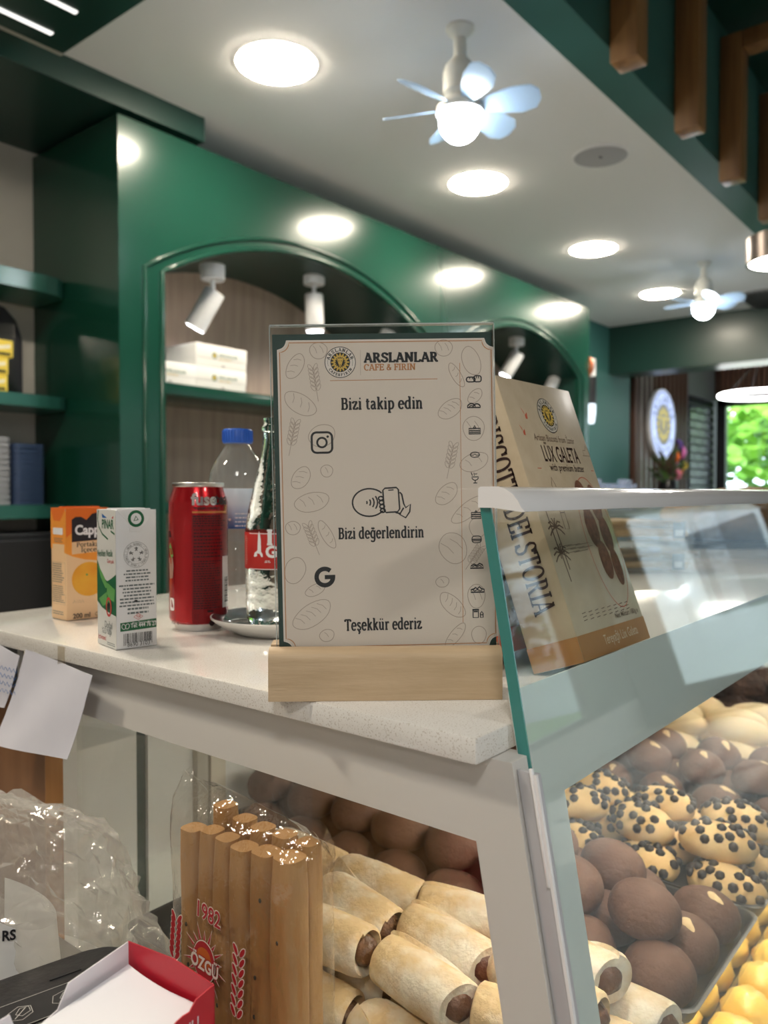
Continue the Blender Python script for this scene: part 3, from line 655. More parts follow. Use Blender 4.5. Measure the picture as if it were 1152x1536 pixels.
# snack packets on the lower arched shelf
M_film = thin_glass('clear_film', (.98, .97, .95), 1.5, .05, milk=.08, bump=.4, bscale=40)
M_crack = mat('golden_cracker', (.62, .42, .2), .7, var=(.5, .3, .12), vscale=30)
M_red = mat('print_red', (.5, .02, .02), .5)
def packet(u, v, lean, label):
    t = thing('breadstick_packet', label, 'packet', (u, v, CZ - .035 * KC + .001), 0, 'breadstick packets on the arched shelf'); t.rotation_euler = (0, lean, R(-8))
    g = G()
    for i in range(4): G().tube([(-.002, .03 + i * .034, .012), (-.002, .03 + i * .034, .25)], .015, 8).obj('breadstick', M_crack, t, 60)
    G().box((-.02, .008, .0), (.018, .152, .27), bev=.012, seg=3).obj('wrapper', M_film, t, 60)
    G().box((-.0225, .03, .07), (-.0205, .13, .15)).obj('label', M_red, t)
packet(1.645, 2.42, R(-3), 'breadstick packet leaning behind the arch edge, red print')
packet(1.745, 2.43, R(-15), 'second breadstick packet, leaning right beside the red printed one')
# left shelves: yellow packets, display stand, tubs
M_yel = mat('yellow_card', (.75, .55, .02), .45, var=(.8, .62, .1), vscale=10)
z = S2[0]; vv = S2[1] + .03
ylab = ('lowest yellow packet of the stack', 'middle yellow packet of the stack', 'topmost yellow packet of the stack')
for k, (xr, yt, yb) in enumerate(((12, 563, 586), (13, 541, 562), (20, 515, 540))):
    a = on_y(xr, yt, vv); b = on_y(xr, yb, vv); h = .0555
    t = thing('yellow_packet', ylab[k] + ' on the middle teal shelf', 'packet', (a.x - .16, vv, z + .001 + k * (h + .001)), 0, 'yellow packets on the teal shelf')
    G().box((0, 0, 0), (.16, .1, h), bev=.003).obj('carton', M_yel, t, 30)
    P = Print(t, lambda x, y, l: (x, -.0001 - l, y)); P.polys('band', mat('pale_band', (.85, .8, .6), .5), [[(.03, .008), (.15, .03), (.15, .042), (.03, .02)]])
    P.polys('stripe', M_black, [[(.1, .006), (.15, .006), (.15, .014), (.1, .014)]])
M_acr = thin_glass('clear_acrylic', (.97, .98, .98), 1.49)
t = thing('display_stand', 'clear acrylic display stand behind the yellow packets', 'stand', (1.16, S2[1] + .12, z + .001))
G().box((-.3, 0, 0), (.14, .1, .004)).obj('foot', M_acr, t)
G().box((-.3, 0, .005), (.17, .004, .25), Matrix.Rotation(R(-8), 4, 'X')).obj('panel', M_acr, t)
gp = thing('grey_board', 'dark grey rounded board standing against the wall behind the yellow packets', 'board', (1.1, VB - .002, z + .001))
G().prism([(-.6, 0), (.3, 0), (.3, .22), (.28, .28), (.24, .32), (.18, .335), (-.6, .335)], 0, .012, Matrix.Rotation(R(90), 4, 'X')).obj('panel', mat('slate_grey', (.07, .07, .085), .5), gp)
z3 = S3[0]
def tub(px0, px1, yt, col, label, dz=.0):
    v = S3[1] + .06; a = on_y(px0, 750, v); b = on_y(px1, 750, v); h = on_y(px0, yt, v).z - z3; w = b.x - a.x
    t = thing('plastic_tub_stack', label, 'tub', (a.x, v, z3 + .001), 0, 'plastic tub stacks on the lowest shelf')
    m = mat('tub_plastic', col, .3, coat=.3)
    n = 12
    for i in range(n): G().prism(rrect(0, 0, w, .12, .02), h * i / n, h * (i + .82) / n).obj('tub_rim', m, t, 30)
    G().prism(rrect(.004, .004, w - .004, .116, .018), 0, h * .99).obj('core', m, t, 30)
tub(-70, 19, 650, (.30, .31, .34), 'pale grey stack of ribbed plastic tubs at the left edge')
tub(23, 70, 664, (.045, .075, .16), 'dark blue stack of ribbed plastic tubs beside the grey one')

# ================================================================== STONE COUNTER AND DISPLAY CASE
ZT = CZ - .136; SU = .374; SV0 = .238; SV1 = .914; UE = 2.75
m, n, l = _nt('speckled_stone'); b = n['Principled BSDF']; b.inputs['Roughness'].default_value = .12; b.inputs['Coat Weight'].default_value = .3
tc = n.new('ShaderNodeTexCoord'); v1 = n.new('ShaderNodeTexNoise'); v1.inputs['Scale'].default_value = 900; v1.inputs['Detail'].default_value = 1
v2 = n.new('ShaderNodeTexNoise'); v2.inputs['Scale'].default_value = 9; v2.inputs['Detail'].default_value = 6
c1 = n.new('ShaderNodeValToRGB'); c1.color_ramp.elements[0].position = .30; c1.color_ramp.elements[1].position = .42
c1.color_ramp.elements[0].color = (.72, .68, .63, 1); c1.color_ramp.elements[1].color = (1, 1, 1, 1)
c2 = n.new('ShaderNodeValToRGB'); c2.color_ramp.elements[0].color = (.71, .685, .65, 1); c2.color_ramp.elements[1].color = (.83, .81, .78, 1)
mx = n.new('ShaderNodeMix'); mx.data_type = 'RGBA'; mx.blend_type = 'MULTIPLY'; mx.inputs[0].default_value = 1
l.new(tc.outputs['Object'], v1.inputs[0]); l.new(tc.outputs['Object'], v2.inputs[0]); l.new(v1.outputs[0], c1.inputs[0]); l.new(v2.outputs[0], c2.inputs[0])
l.new(c2.outputs[0], mx.inputs[6]); l.new(c1.outputs[0], mx.inputs[7]); l.new(mx.outputs[2], b.inputs['Base Color']); M_stone = m
slab = G().prism([(SU, SV0), (UE, SV0), (UE, SV1), (SU, SV1)], ZT - .0155, ZT, bev=.0018).obj('counter_top', M_stone, None, 30)
tag(slab, 'pale speckled stone counter top carrying the sign and the drinks', 'counter top')

M_pw = mat('case_white_panel', (.66, .64, .61), .45)
M_metal = mat('case_grey_profile', (.52, .52, .55), .35, .2)
M_rail = mat('white_rail_plastic', (.90, .89, .91), .12, coat=.7)
M_fglass = thin_glass('front_glass', (.965, .985, .98), 1.45)
M_sglass = thin_glass('side_glass', (.96, .97, .96), 1.5)
M_gedge = mat('green_glass_edge', (.05, .30, .28), .2, trans=.25, coat=.5)
M_band = mat('white_glass_print', (.66, .71, .69), .6)
M_led = emis('led_strip', (1, .91, .74), 45)
M_inner = mat('case_inner_panel', (.84, .84, .83), .4, var=(.77, .77, .75), vscale=6)
M_cream = mat('cream_frame', (.70, .64, .54), .5); M_beige = mat('beige_frame', (.50, .47, .41), .5)
case = thing('display_case', 'pastry display case with white frame and leaning glass front', 'display case', (SU, SV0, 0))
def C(x, y, z): return (x - SU, y - SV0, z)
TB = .185; BE = math.atan(TB); GO = Vector((.410, .2507, CZ - .0068))
gy = Vector((0, -math.sin(BE), -math.cos(BE))); gn = Vector((0, -math.cos(BE), math.sin(BE)))
GM = Matrix(((1, gy.x, gn.x, GO.x - SU), (0, gy.y, gn.y, GO.y - SV0), (0, gy.z, gn.z, GO.z), (0, 0, 0, 1)))   # (along, down, out) -> case space
def gl(px, py): d = on_p(px, py, GO, gn) - GO; return d.x, d.dot(gy)
GL = UE - .410
G().box((0, 0, -.007), (GL, .66, 0), GM).obj('front_glass', M_fglass, case)
G().box((-.0012, 0, -.0072), (-.0001, .66, .0002), GM).obj('polished_edge', M_gedge, case)
xa, ya = gl(790, 1034); xb, yb = gl(863, 1186); xc, yc = gl(913, 1536)
pts = [(.0, ya), (GL, ya), (GL, yb), (xb, yb), (xc, .66), (0, .66)]
G().prism(pts, -.0085, -.0073, GM).obj('printed_band', M_band, case)
prof = [(.2402, -.0085), (.2402, .0030), (.2385, .0040), (.226, .0040), (.2215, .0026), (.2170, -.0002), (.2135, -.0040), (.2110, -.0082), (.2085, -.0105), (.2105, -.0108), (.2300, -.0085)]
RM = Matrix(((0, 0, 1, 0), (1, 0, 0, .0171 - SV0), (0, 1, 0, CZ), (0, 0, 0, 1)))
G().prism(prof, .406 - SU, UE - SU, RM).obj('top_rail', M_rail, case, 35)
# side frame: beam, slanting post, bottom rail, side pane
PU = .392; ZB = CZ - .2025; zs = lambda z: TB * (z - CZ)
def vpost(off, z): return off + TB * (z - (CZ - .146))
SMx = Matrix(((0, 0, 1, -SU), (1, 0, 0, -SV0), (0, 1, 0, 0), (0, 0, 0, 1)))      # (v, z, u) -> case space
ztop = ZT - .0158
G().prism([(vpost(.2267, ztop), ztop), (.74, ztop), (.74, ZB), (vpost(.2595, ZB), ZB), (vpost(.2267, ZB), ZB)], PU, PU + .022, SMx).obj('side_beam', M_pw, case)
zl = CZ - .60
G().prism([(vpost(.2267, ZB), ZB), (vpost(.2595, ZB), ZB), (vpost(.2595, zl), zl), (vpost(.2267, zl), zl)], PU, PU + .022, SMx).obj('front_post', M_pw, case)
G().prism([(vpost(.2267, zl), zl), (.74, zl), (.74, zl - .06), (vpost(.2267, zl - .06), zl - .06)], PU, PU + .022, SMx).obj('bottom_rail', M_pw, case)
G().prism([(vpost(.2597, ZB - .0005), ZB - .0005), (.699, ZB - .0005), (.699, zl + .0005), (vpost(.2597, zl), zl + .0005)], PU + .008, PU + .013, SMx).obj('side_glass', M_sglass, case)
def sl(off0, off1, z0, z1, u0, u1, name, m, bev=0):
    return G().prism([(vpost(off0, z0), z0), (vpost(off1, z0), z0), (vpost(off1, z1), z1), (vpost(off0, z1), z1)], u0, u1, SMx, bev=bev).obj(name, m, case, 30 if bev else 0)
zt2 = ztop - .004
sl(.2125, .2262, zt2, zl, PU + .003, PU + .0065, 'corner_profile', M_metal, .0008)
sl(.2125, .2145, zt2, zl, PU + .0005, PU + .0028, 'profile_lip', M_rail)
sl(.2146, .2166, zt2 + .003, zt2 - .06, PU + .0002, PU + .0028, 'profile_clip', M_rail, .0005)
# interior
G().box(C(.416, .195, CZ - .428), C(UE - .03, .79, CZ - .422)).obj('glass_shelf', M_sglass, case)
G().box(C(.416, .135, CZ - .600), C(UE - .03, .79, CZ - .592)).obj('lower_shelf', mat('lower_shelf_steel', (.45, .46, .42), .35), case)
G().box(C(.392, .12, .08), C(UE - .01, .80, CZ - .661)).obj('base', M_pw, case)
ug = lambda px: on_y(px, 1180, .80).x
us = [.40, ug(205), ug(222), ug(289)]
G().box(C(us[0], .80, CZ - .60), C(us[1], .812, ZT - .016)).obj('rear_door', M_inner, case)
G().box(C(us[1], .805, CZ - .60), C(us[2], .812, ZT - .016)).obj('door_gap', mat('dark_green_gap', (.02, .05, .045), .4), case)
G().box(C(us[2], .80, CZ - .60), C(us[3], .812, ZT - .016)).obj('rear_door', M_inner, case)
G().box(C(us[3], .79, CZ - .60), C(ug(305), .812, ZT - .016)).obj('rear_post', M_beige, case)
G().box(C(ug(305), .80, CZ - .60), C(ug(309), .812, ZT - .016)).obj('door_gap', mat('brown_gap', (.05, .03, .02), .5), case)
G().box(C(ug(309), .79, CZ - .60), C(ug(331), .812, ZT - .016)).obj('rear_post', M_cream, case)
u = ug(331)
while u < UE - .3: G().box(C(u, .80, CZ - .60), C(u + .6, .812, ZT - .016)).obj('rear_door', M_inner, case); u += .602
G().box(C(UE - .03, .16, CZ - .66), C(UE - .02, .81, ZT - .016)).obj('end_panel', M_pw, case)
G().box(C(.45, .2445, ZT - .028), C(UE - .05, .2545, ZT - .021)).obj('led_profile', M_white, case)
G().box(C(.45, .245, ZT - .030), C(UE - .05, .254, ZT - .0281)).obj('led_strip', M_led, case)
G().box(C(.45, .232, CZ - .4345), C(UE - .05, .240, CZ - .4285)).obj('led_strip', M_led, case)  # added strip, hidden below the trays, to brighten the buns on the lower shelf
# timber end panel at the left
M_endwood = mat('end_panel_wood', (.24, .115, .05), .45, var=(.17, .075, .03), vscale=7, vstretch=(6, 6, .3))
M_edgewood = mat('end_edge_wood', (.36, .17, .06), .4, var=(.28, .13, .045), vscale=9, vstretch=(6, 6, .3))
ve = lambda px: on_x(px, 1200, .388).y
G().box(C(.388, ve(69) + .0015, .0), C(.4055, 1.15, ZB - .0005)).obj('timber_end_board', M_endwood, case)
G().box(C(.3878, ve(69), .0), C(.4057, ve(69) + .0013, ZB - .0005)).obj('timber_edge', M_edgewood, case)
# lower till counter in front of the case
t = thing('till_counter', 'lower till counter carrying the bread packet and the bag', 'counter', (.0, .3, 0))
ZL = CZ - .40
G().box((-.25, -.05, ZL - .03), (.370, .85, ZL), bev=.002).obj('top', mat('till_top', (.30, .28, .26), .4), t)
G().box((-.2, 0, 0), (.36, .8, ZL - .031)).obj('body', M_endwood, t)

# ================================================================== TRAYS AND PASTRIES
M_tray = mat('black_tray', (.018, .018, .02), .4, bump=.05, bscale=80)
ZTR = CZ - .4215
def tray(u0, u1, v0, v1, label, z=ZTR, h=.016):
    g = G(); rings = [(0.008, 0), (0, h), (.0025, h + .0008), (.0045, h), (.0115, .0022)]
    for ins, zz in rings: g.v += [(p[0], p[1], zz) for p in rrect(ins, ins, u1 - u0 - ins, v1 - v0 - ins, .016, 4)]
    k = len(rrect(0, 0, 1, 1, .1, 4))
    for j in range(len(rings) - 1): g.f += [(j * k + i, j * k + (i + 1) % k, (j + 1) * k + (i + 1) % k, (j + 1) * k + i) for i in range(k)]
    g.f += [tuple(range(k))[::-1], tuple((len(rings) - 1) * k + i for i in range(k))]
    return tag(g.obj('baking_tray', M_tray, None, 40, loc=(u0, v0, z)), label, 'tray', 'black trays in the display case')
TR = [(.420, .618), (.622, .822), (.826, 1.020), (1.030, 1.245), (1.26, 1.48), (1.50, 1.74)]
tlab = ['black tray holding the sugared date rolls', 'black tray of plain chocolate cookies beside the date rolls', 'black tray of chocolate chip cookies',
        'black tray of cream filled chocolate cookies behind the chip cookies', 'black tray of smooth pale cookies', 'black tray of dark crumble cookies at the back']
for (a, b), lb, ve_ in zip(TR, tlab, (.66, .786, .735, .735, .735, .735)): tray(a, b, .198, ve_, lb)
ZF = ZTR + .0025
OR = ['first', 'second', 'third', 'fourth', 'fifth', 'sixth', 'seventh', 'eighth', 'ninth', 'tenth']
def where(layer, r, c): return '%s layer, %s row from side pane, %s from front glass' % (layer, OR[r], OR[c])
# --- date rolls
M_dough = mat('sugared_dough', (.72, .525, .30), .75, var=(.86, .78, .66), vscale=32, lo=.42, hi=.62, vdet=6, bump=.25, bscale=160, sss=.08)
M_date = mat('date_filling', (.085, .032, .016), .35, var=(.16, .07, .03), vscale=90, bump=.4, bscale=150)
def roll_mesh(seed):
    rnd = random.Random(seed); Rr = .0225; Lh = .043; n = 26; g = G()
    xs = [-1, -1.0, -.96, -.85, -.65, -.4, -.15, .1, .35, .6, .8, .93, 1.0, 1.0]
    fac = [.58, .84, .93, .985, 1.0, 1.02, 1.03, 1.03, 1.02, 1.0, .985, .94, .85, .60]
    xin = [.018] + [0] * 12 + [-.018]
    tw = rnd.uniform(.5, 1.0) * rnd.choice((-1, 1)); s0 = rnd.uniform(.2, 1.2)
    for t_, f, xi in zip(xs, fac, xin):
        for i in range(n + 2):
            a = 2 * math.pi * min(i, n) / n; jump = .84 + .16 * (a / (2 * math.pi)) if i <= n else .84
            r = Rr * f * jump * (1 + .04 * noise.noise(Vector((math.cos(a) * 1.5, math.sin(a) * 1.5, t_ * 2 + seed * 7))))
            q = a + s0 + tw * t_
            g.v.append((t_ * Lh + xi * (.4 if abs(t_) == 1 and f < .6 else 0) + (math.cos(q) * .004 * t_ if abs(t_) > .9 else 0), r * math.cos(q) * 1.06, r * math.sin(q) * .93))
    w = n + 2
    for j in range(len(xs) - 1):
        for i in range(w - 1): g.f.append((j * w + i, j * w + i + 1, (j + 1) * w + i + 1, (j + 1) * w + i))
    g.f.append(tuple(range(w - 1))[::-1]); g.f.append(tuple((len(xs) - 1) * w + i for i in range(w - 1)))
    return g.mesh('dough', M_dough, 50)
def fill_mesh(seed):
    rnd = random.Random(seed); g = G()
    for s in (-1, 1): g.ball((s * .0365, 0, 0), (.0125, .0128, .0118), 14, 9, fn=lambda d: 1 + .14 * noise.noise(d * 2.2 + Vector((seed * 3, s, 0))))
    return g.mesh('filling', M_date, 80)
rolls = [(roll_mesh(i), fill_mesh(i)) for i in range(4)]
def date_roll(u, v, z, rz, ry, label):
    k = random.randrange(4)
    t = thing('date_roll', label, 'pastry', (u, v, z), 0, 'date rolls in the display case'); t.rotation_euler = (0, ry, R(90) + rz)
    e = random.choice((0, math.pi)); a = put('dough', rolls[k][0], t, (0, 0, 0), (0, 0, e)); b = put('filling', rolls[k][1], t, (0, 0, 0), (0, 0, e)); return t
for r in range(4):
    for c in range(4):
        date_roll(.449 + r * .0465 + random.uniform(-.002, .002), .248 + c * .094, ZF + .0215, R(random.uniform(-6, 6)), 0, 'sugared date roll, ' + where('lower', r, c))
for r in range(3):
    for c in range(4):
        date_roll(.4725 + r * .0475 + random.uniform(-.003, .003), .255 + c * .0925 + r * .012, ZF + .0565 + random.uniform(-.002, .002), R(random.uniform(-14, 14)), R(random.uniform(-5, 5)), 'sugared date roll, ' + where('upper', r, c))
# --- round cookies
M_choc = mat('cocoa_dough', (.115, .055, .036), .7, var=(.16, .078, .05), vscale=25, bump=.25, bscale=120)
M_cfill = mat('pale_cream', (.72, .52, .28), .6)
def cookie_mesh(seed, rad, m, name='cookie', amp=.05, flat=-.62, nu=24, nv=14, freq=1.6):
    off = Vector((seed * 5.1, seed, 0)); g = G()
    g.ball((0, 0, 0), rad, nu, nv, fn=lambda d: 1 + amp * noise.noise(d * freq + off))
    g.v = [(x, y, max(z, rad[2] * flat)) for x, y, z in g.v]
    g.v = [(x, y, z - rad[2] * flat) for x, y, z in g.v]
    return g.mesh(name, m, 80)
choc = [cookie_mesh(i, (.0335, .029, .0245), M_choc) for i in range(4)]
def crack_mesh(seed):                                         # cream showing through a split in the top, lying on the cookie
    from mathutils.bvhtree import BVHTree
    me = choc[seed]; bv = BVHTree.FromPolygons([v.co.copy() for v in me.vertices], [tuple(p.vertices) for p in me.polygons])
    rnd = random.Random(seed + 3); L_ = rnd.uniform(.010, .013); w = rnd.uniform(.0042, .006); cx = rnd.uniform(.010, .014); rot = rnd.uniform(-25, 25); n = 16; rings = 4; g = G()
    for k in range(rings + 1):
        f = k / rings
        for i in range(n):
            a = 2 * math.pi * i / n; x = L_ * f * math.cos(a); y = w * f * math.sin(a) * (1 + .25 * math.sin(3 * a)) * (1 - .45 * math.cos(a)); c, q = math.cos(R(rot)), math.sin(R(rot))
            x, y = cx + x * c - y * q, x * q + y * c; h = bv.ray_cast(Vector((x, y, .1)), Vector((0, 0, -1)))[0]
            g.v.append((x, y, (h.z if h else .03) + .0009 - .0014 * f ** 3))
    for k in range(rings): g.f += [(k * n + i, k * n + (i + 1) % n, (k + 1) * n + (i + 1) % n, (k + 1) * n + i) for i in range(n)]
    return g.mesh('cream_filling', M_cfill, 60)
cracks = [crack_mesh(i) for i in range(4)]
def round_cookie(u, v, z, label, group, cream):
    k = random.randrange(4); t = thing('chocolate_cookie', label, 'cookie', (u, v, z), 0, group)
    tl_ = 2 if label.find('lower') > 0 else 8; t.rotation_euler = (R(random.uniform(-tl_, tl_)), R(random.uniform(-tl_, tl_)), random.uniform(-.7, .7) + R(-115))
    put('cookie', choc[k], t)
    if cream: put('cream_filling', cracks[k], t)
for r in range(3):
    for c in range(8):
        round_cookie(.660 + r * .0615 + random.uniform(-.001, .001), .238 + c * .0695, ZF + .0005, 'plain chocolate cookie, ' + where('lower', r, c), 'plain chocolate cookies', random.random() < .1)
for r in range(2):
    for c in range(8):
        if c < 1 and r == 1: continue
        round_cookie(.690 + r * .063 + random.uniform(-.003, .003), .262 + c * .0685 - r * .012, ZF + .0335 + random.uniform(0, .003), 'plain chocolate cookie, ' + where('upper', r, c), 'plain chocolate cookies', random.random() < .22)
for r in range(3):
    for c in range(6):
        round_cookie(1.07 + r * .066, .24 + c * .072, ZF + .0005, 'cream filled chocolate cookie, ' + where('lower', r, c), 'cream filled chocolate cookies', True)
for r in range(2):
    for c in range(6):
        round_cookie(1.10 + r * .067, .27 + c * .072, ZF + .0335, 'cream filled chocolate cookie, ' + where('upper', r, c), 'cream filled chocolate cookies', True)
# --- chip cookies
M_pale = mat('butter_dough', (.70, .44, .18), .65, var=(.80, .58, .30), vscale=20, bump=.12, bscale=100, sss=.08)
M_chip = mat('chocolate_chip', (.018, .010, .010), .4)
RC = (.0405, .0275, .0215)
chipc = [cookie_mesh(20 + i, RC, M_pale, 'cookie', .04) for i in range(3)]
chip = G().lathe([(0, -.002), (.0050, -.0015), (.0054, .0008), (.0038, .003), (.0014, .0046), (0, .0048)], 7).mesh('chip', M_chip, 60)
def chip_cookie(u, v, z, label):
    rnd = random.Random(hash((round(u, 4), round(v, 4), round(z, 4)))); t = thing('chip_cookie', label, 'cookie', (u, v, z), 0, 'chocolate chip cookies')
    t.rotation_euler = (R(random.uniform(-10, 10)), R(random.uniform(-8, 8)), R(random.uniform(-25, 25) + 85))
    put('cookie', chipc[rnd.randrange(3)], t); done = []
    for i in range(120):
        if len(done) >= 25: break
        a = rnd.random() * 6.283; e = math.asin(rnd.uniform(.12, 1)); d = Vector((math.cos(a) * math.cos(e), math.sin(a) * math.cos(e), math.sin(e)))
        p = Vector((d.x * RC[0], d.y * RC[1], d.z * RC[2])); 
        if any((p - q).length < .0082 for q in done): continue
        done.append(p); nn = Vector((d.x / RC[0], d.y / RC[1], d.z / RC[2])).normalized()
        o = put('chip', chip, t, (p.x, p.y, p.z + RC[2] * .62)); o.rotation_euler = nn.to_track_quat('Z', 'Y').to_euler()
for r in range(3):
    for c in range(6):
        chip_cookie(.857 + r * .064, .24 + c * .083, ZF, 'chocolate chip cookie, ' + where('lower', r, c))
for r in range(2):
    for c in range(6):
        chip_cookie(.888 + r * .066 + random.uniform(-.004, .004), .258 + c * .082, ZF + .0305, 'chocolate chip cookie, ' + where('upper', r, c))
# --- smooth pale cookies
M_smooth = mat('smooth_butter_dough', (.78, .60, .36), .6, var=(.84, .70, .48), vscale=14, sss=.08)
smo = [cookie_mesh(40 + i, (.047, .026, .022), M_smooth, 'cookie', .03) for i in range(3)]
for lay, nr, u0, du, z in (('lower', 4, 1.292, .054, ZF), ('upper', 3, 1.32, .056, ZF + .031)):
    for r in range(nr):
        for c in range(5):
            o = put('oval_cookie', smo[random.randrange(3)], None, (u0 + r * du, .255 + c * .098 + (r % 2) * .02, z), (0, 0, R(90 + random.uniform(-12, 12))))
            tag(o, 'smooth pale oval cookie, ' + where(lay, r, c), 'cookie', 'smooth pale oval cookies')
M_crumb = mat('dark_crumble', (.035, .018, .012), .8, var=(.09, .045, .03), vscale=40, bump=.9, bscale=90)
cru = [cookie_mesh(60 + i, (.04, .036, .03), M_crumb, 'cookie', .3, nu=28, nv=16, freq=5) for i in range(3)]
for lay, nr, u0, z in (('lower', 3, 1.54, ZF), ('upper', 2, 1.575, ZF + .042)):
    for r in range(nr):
        for c in range(6):
            o = put('crumble_cookie', cru[random.randrange(3)], None, (u0 + r * .076, .245 + c * .085, z), (0, 0, random.random() * 6))
            tag(o, 'dark lumpy crumble cookie, ' + where(lay, r, c), 'cookie', 'dark crumble cookies')
# --- yellow buns on the lower shelf
M_bun = mat('egg_glazed_bun', (.80, .46, .06), .4, var=(.88, .62, .16), vscale=22, coat=.3, coatr=.2, bump=.3, bscale=50)
bun = [cookie_mesh(80 + i, (.028, .027, .026), M_bun, 'bun', .16, nu=22, nv=14, freq=2.4) for i in range(3)]
tray(.70, 1.32, .142, .70, 'black tray of yellow glazed buns on the lower shelf', CZ - .5915, .012)
for r in range(9):
    for c in range(3):
        o = put('glazed_bun', bun[(r + c) % 3], None, (.745 + r * .0605, .175 + c * .06, CZ - .5885), (0, 0, r * 1.3 + c))
        tag(o, 'yellow glazed bun, %s row along lower shelf, %s from front glass' % (OR[r], OR[c]), 'bun', 'yellow glazed buns')

# ================================================================== THE SIGN
CR = R(-50.93)                                               # turns local x to the camera's right, local y away from it
M_beech = mat('beech_wood', (.58, .43, .275), .5, var=(.48, .345, .21), vscale=60, vstretch=(.25, 3, 2), vdet=5, lo=.3, hi=.75, bump=.06, bscale=200)
M_cardcream = mat('cream_card', (.70, .625, .54), .55); M_cardgreen = mat('dark_green_print', (.012, .045, .038), .5)
M_ink = mat('black_ink', (.010, .012, .016), .5); M_orange = mat('orange_ink', (.50, .215, .075), .5)
M_line = mat('pale_line_ink', (.40, .325, .265), .55); M_paper = mat('pale_print', (.76, .71, .65), .55)
M_gold = mat('gold_ink', (.62, .42, .08), .5)
M_acry = thin_glass('acrylic_sheet', (.985, .985, .985), 1.36)
p = on_z(579, 1051.5, ZT)
sign = thing('table_sign', 'acrylic table sign with cream card in a beech wood foot, centre of the counter', 'sign', (p.x, p.y, ZT + .0002), CR + R(2.2))
prof = [(0, 0), (0, .0255)] + [(.0075 - .0075 * math.cos(R(a)), .0265 + .0075 * math.sin(R(a))) for a in (10, 30, 50, 70, 90)] + [(.0108, .034), (.0108, .016), (.0182, .016), (.0182, .034), (.036, .034), (.041, .029), (.041, 0)]
G().prism(prof, -.0768, .0768, Matrix(((0, 0, 1, 0), (1, 0, 0, 0), (0, 1, 0, 0), (0, 0, 0, 1)))).obj('wood_foot', M_beech, sign, 35)
SZ = .140; SROT = (0, R(-1.15), 0); AW = .0742; A0 = .0185 - SZ + .002; A1 = .2475 - SZ
for nm, y0, y1 in (('front_sheet', .0113, .0137), ('back_sheet', .0153, .0177)):
    o = G().box((-AW, y0, A0), (AW, y1, A1), bev=.0003, seg=1).obj(nm, M_acry, sign, loc=(0, 0, SZ)); o.rotation_euler = SROT
M_aedge = mat('polished_acrylic_edge', (.75, .80, .80), .08, trans=.6, ior=1.4)
o = G().box((-AW, .0113, A1 + .0001), (AW, .0177, A1 + .0008)).obj('polished_top_edge', M_aedge, sign, loc=(0, 0, SZ)); o.rotation_euler = SROT
for s in (-1, 1):
    o = G().box((s * (AW + .0002) - .0002, .0113, A0), (s * (AW + .0002) + .0002, .0137, A1)).obj('polished_side_edge', M_aedge, sign, loc=(0, 0, SZ)); o.rotation_euler = SROT
S = .541 / 1200
def X(px, py): return (px - 566.5 - .0205 * (py - 735)) * S
def Y(px, py): return -((py - 735) + .0135 * (px - 566.5)) * S - (SZ - .1383)
def XY(px, py): return (X(px, py), Y(px, py))
C1 = .2475 - SZ - .0052
card = G().box((-AW + .0012, .0141, A0), (AW - .0012, .0149, C1)).obj('insert_card', M_cardgreen, sign, loc=(0, 0, SZ)); card.rotation_euler = SROT
P = Print(card, lambda x, y, l: (x, .0141 - l * .4, y))
x0, y1_ = XY(410, 516); x1, _ = XY(724, 513); _, y0_ = XY(416, 972)
def ticket(x0, y0, x1, y1, r):
    out = []
    for cx, cy, a0 in ((x1, y1, 270), (x0, y1, 0), (x0, y0, 90), (x1, y0, 180)):
        for i in range(7): a = R(a0 - 90 * i / 6); out.append((cx + r * math.cos(a), cy + r * math.sin(a)))
    return out
xm, xM = x0 - .001, x1 + .001
P.polys('card_panel', M_cardcream, [ticket(xm, y0_, xM, y1_, .0058)], .0002)
P.polys('panel_border', M_paper, outline(ticket(xm, y0_, xM, y1_, .0058), .0007, True), .0003)
P.polys('orange_border', M_orange, outline(ticket(xm + .0013, y0_ + .0013, xM - .0013, y1_ - .0013, .0062), .00055, True), .0004)
bx, by = XY(500, 547)
badge(P, bx, by, 23 * S, (M_ink, M_paper, M_gold), .0003)
P.polys('divider_line', M_line, outline([XY(529.5, 529), XY(530, 566)], .0002), .0003)
P.serif('title_lettering', M_ink, 'ARSLANLAR', *XY(535, 547), 13.4 * S / .7, 110 * S, 'l', .2, .13, .01)
P.serif('title_lettering', M_orange, 'CAFE & FIRIN', *XY(535, 559), 9 * S / .7, 76.5 * S, 'l', .15, .095, .0)
P.polys('rule', M_orange, outline([XY(485, 574), XY(644, 571.5)], .0004), .0003)
P.serif('lettering', M_ink, 'Bizi takip edin', *XY(562, 616), 24.5 * S, 122 * S, 'c', .165, .085, .012)
P.serif('lettering', M_ink, 'Bizi değerlendirin', *XY(561, 807), 23.5 * S, 128 * S, 'c', .17, .088, .012)
P.serif('lettering', M_ink, 'Teşekkür ederiz', *XY(564, 943.5), 24 * S, 115 * S, 'c', .17, .088, .012)
# camera glyph
cx, cy = XY(473, 665)
P.polys('camera_icon', M_ink, outline(rrect(cx - 15 * S, cy - 15 * S, cx + 15 * S, cy + 15 * S, 7 * S), 3.2 * S, True) + outline(ellipse(cx, cy, 7 * S, 7 * S), 3 * S, True) + [ellipse(cx + 8.6 * S, cy + 8.6 * S, 1.9 * S, 1.9 * S, 10)], .0003)
# letter G glyph
cx, cy = XY(477, 864)
P.polys('search_icon', M_ink, outline(arc(cx, cy, 12.2 * S, 12.2 * S, 48, 352, 22), 6.6 * S) + [[(cx + 0 * S, cy + 3 * S), (cx + 15.6 * S, cy + 3 * S), (cx + 15.3 * S, cy - 3.3 * S), (cx + 0 * S, cy - 3.3 * S)]], .0003)
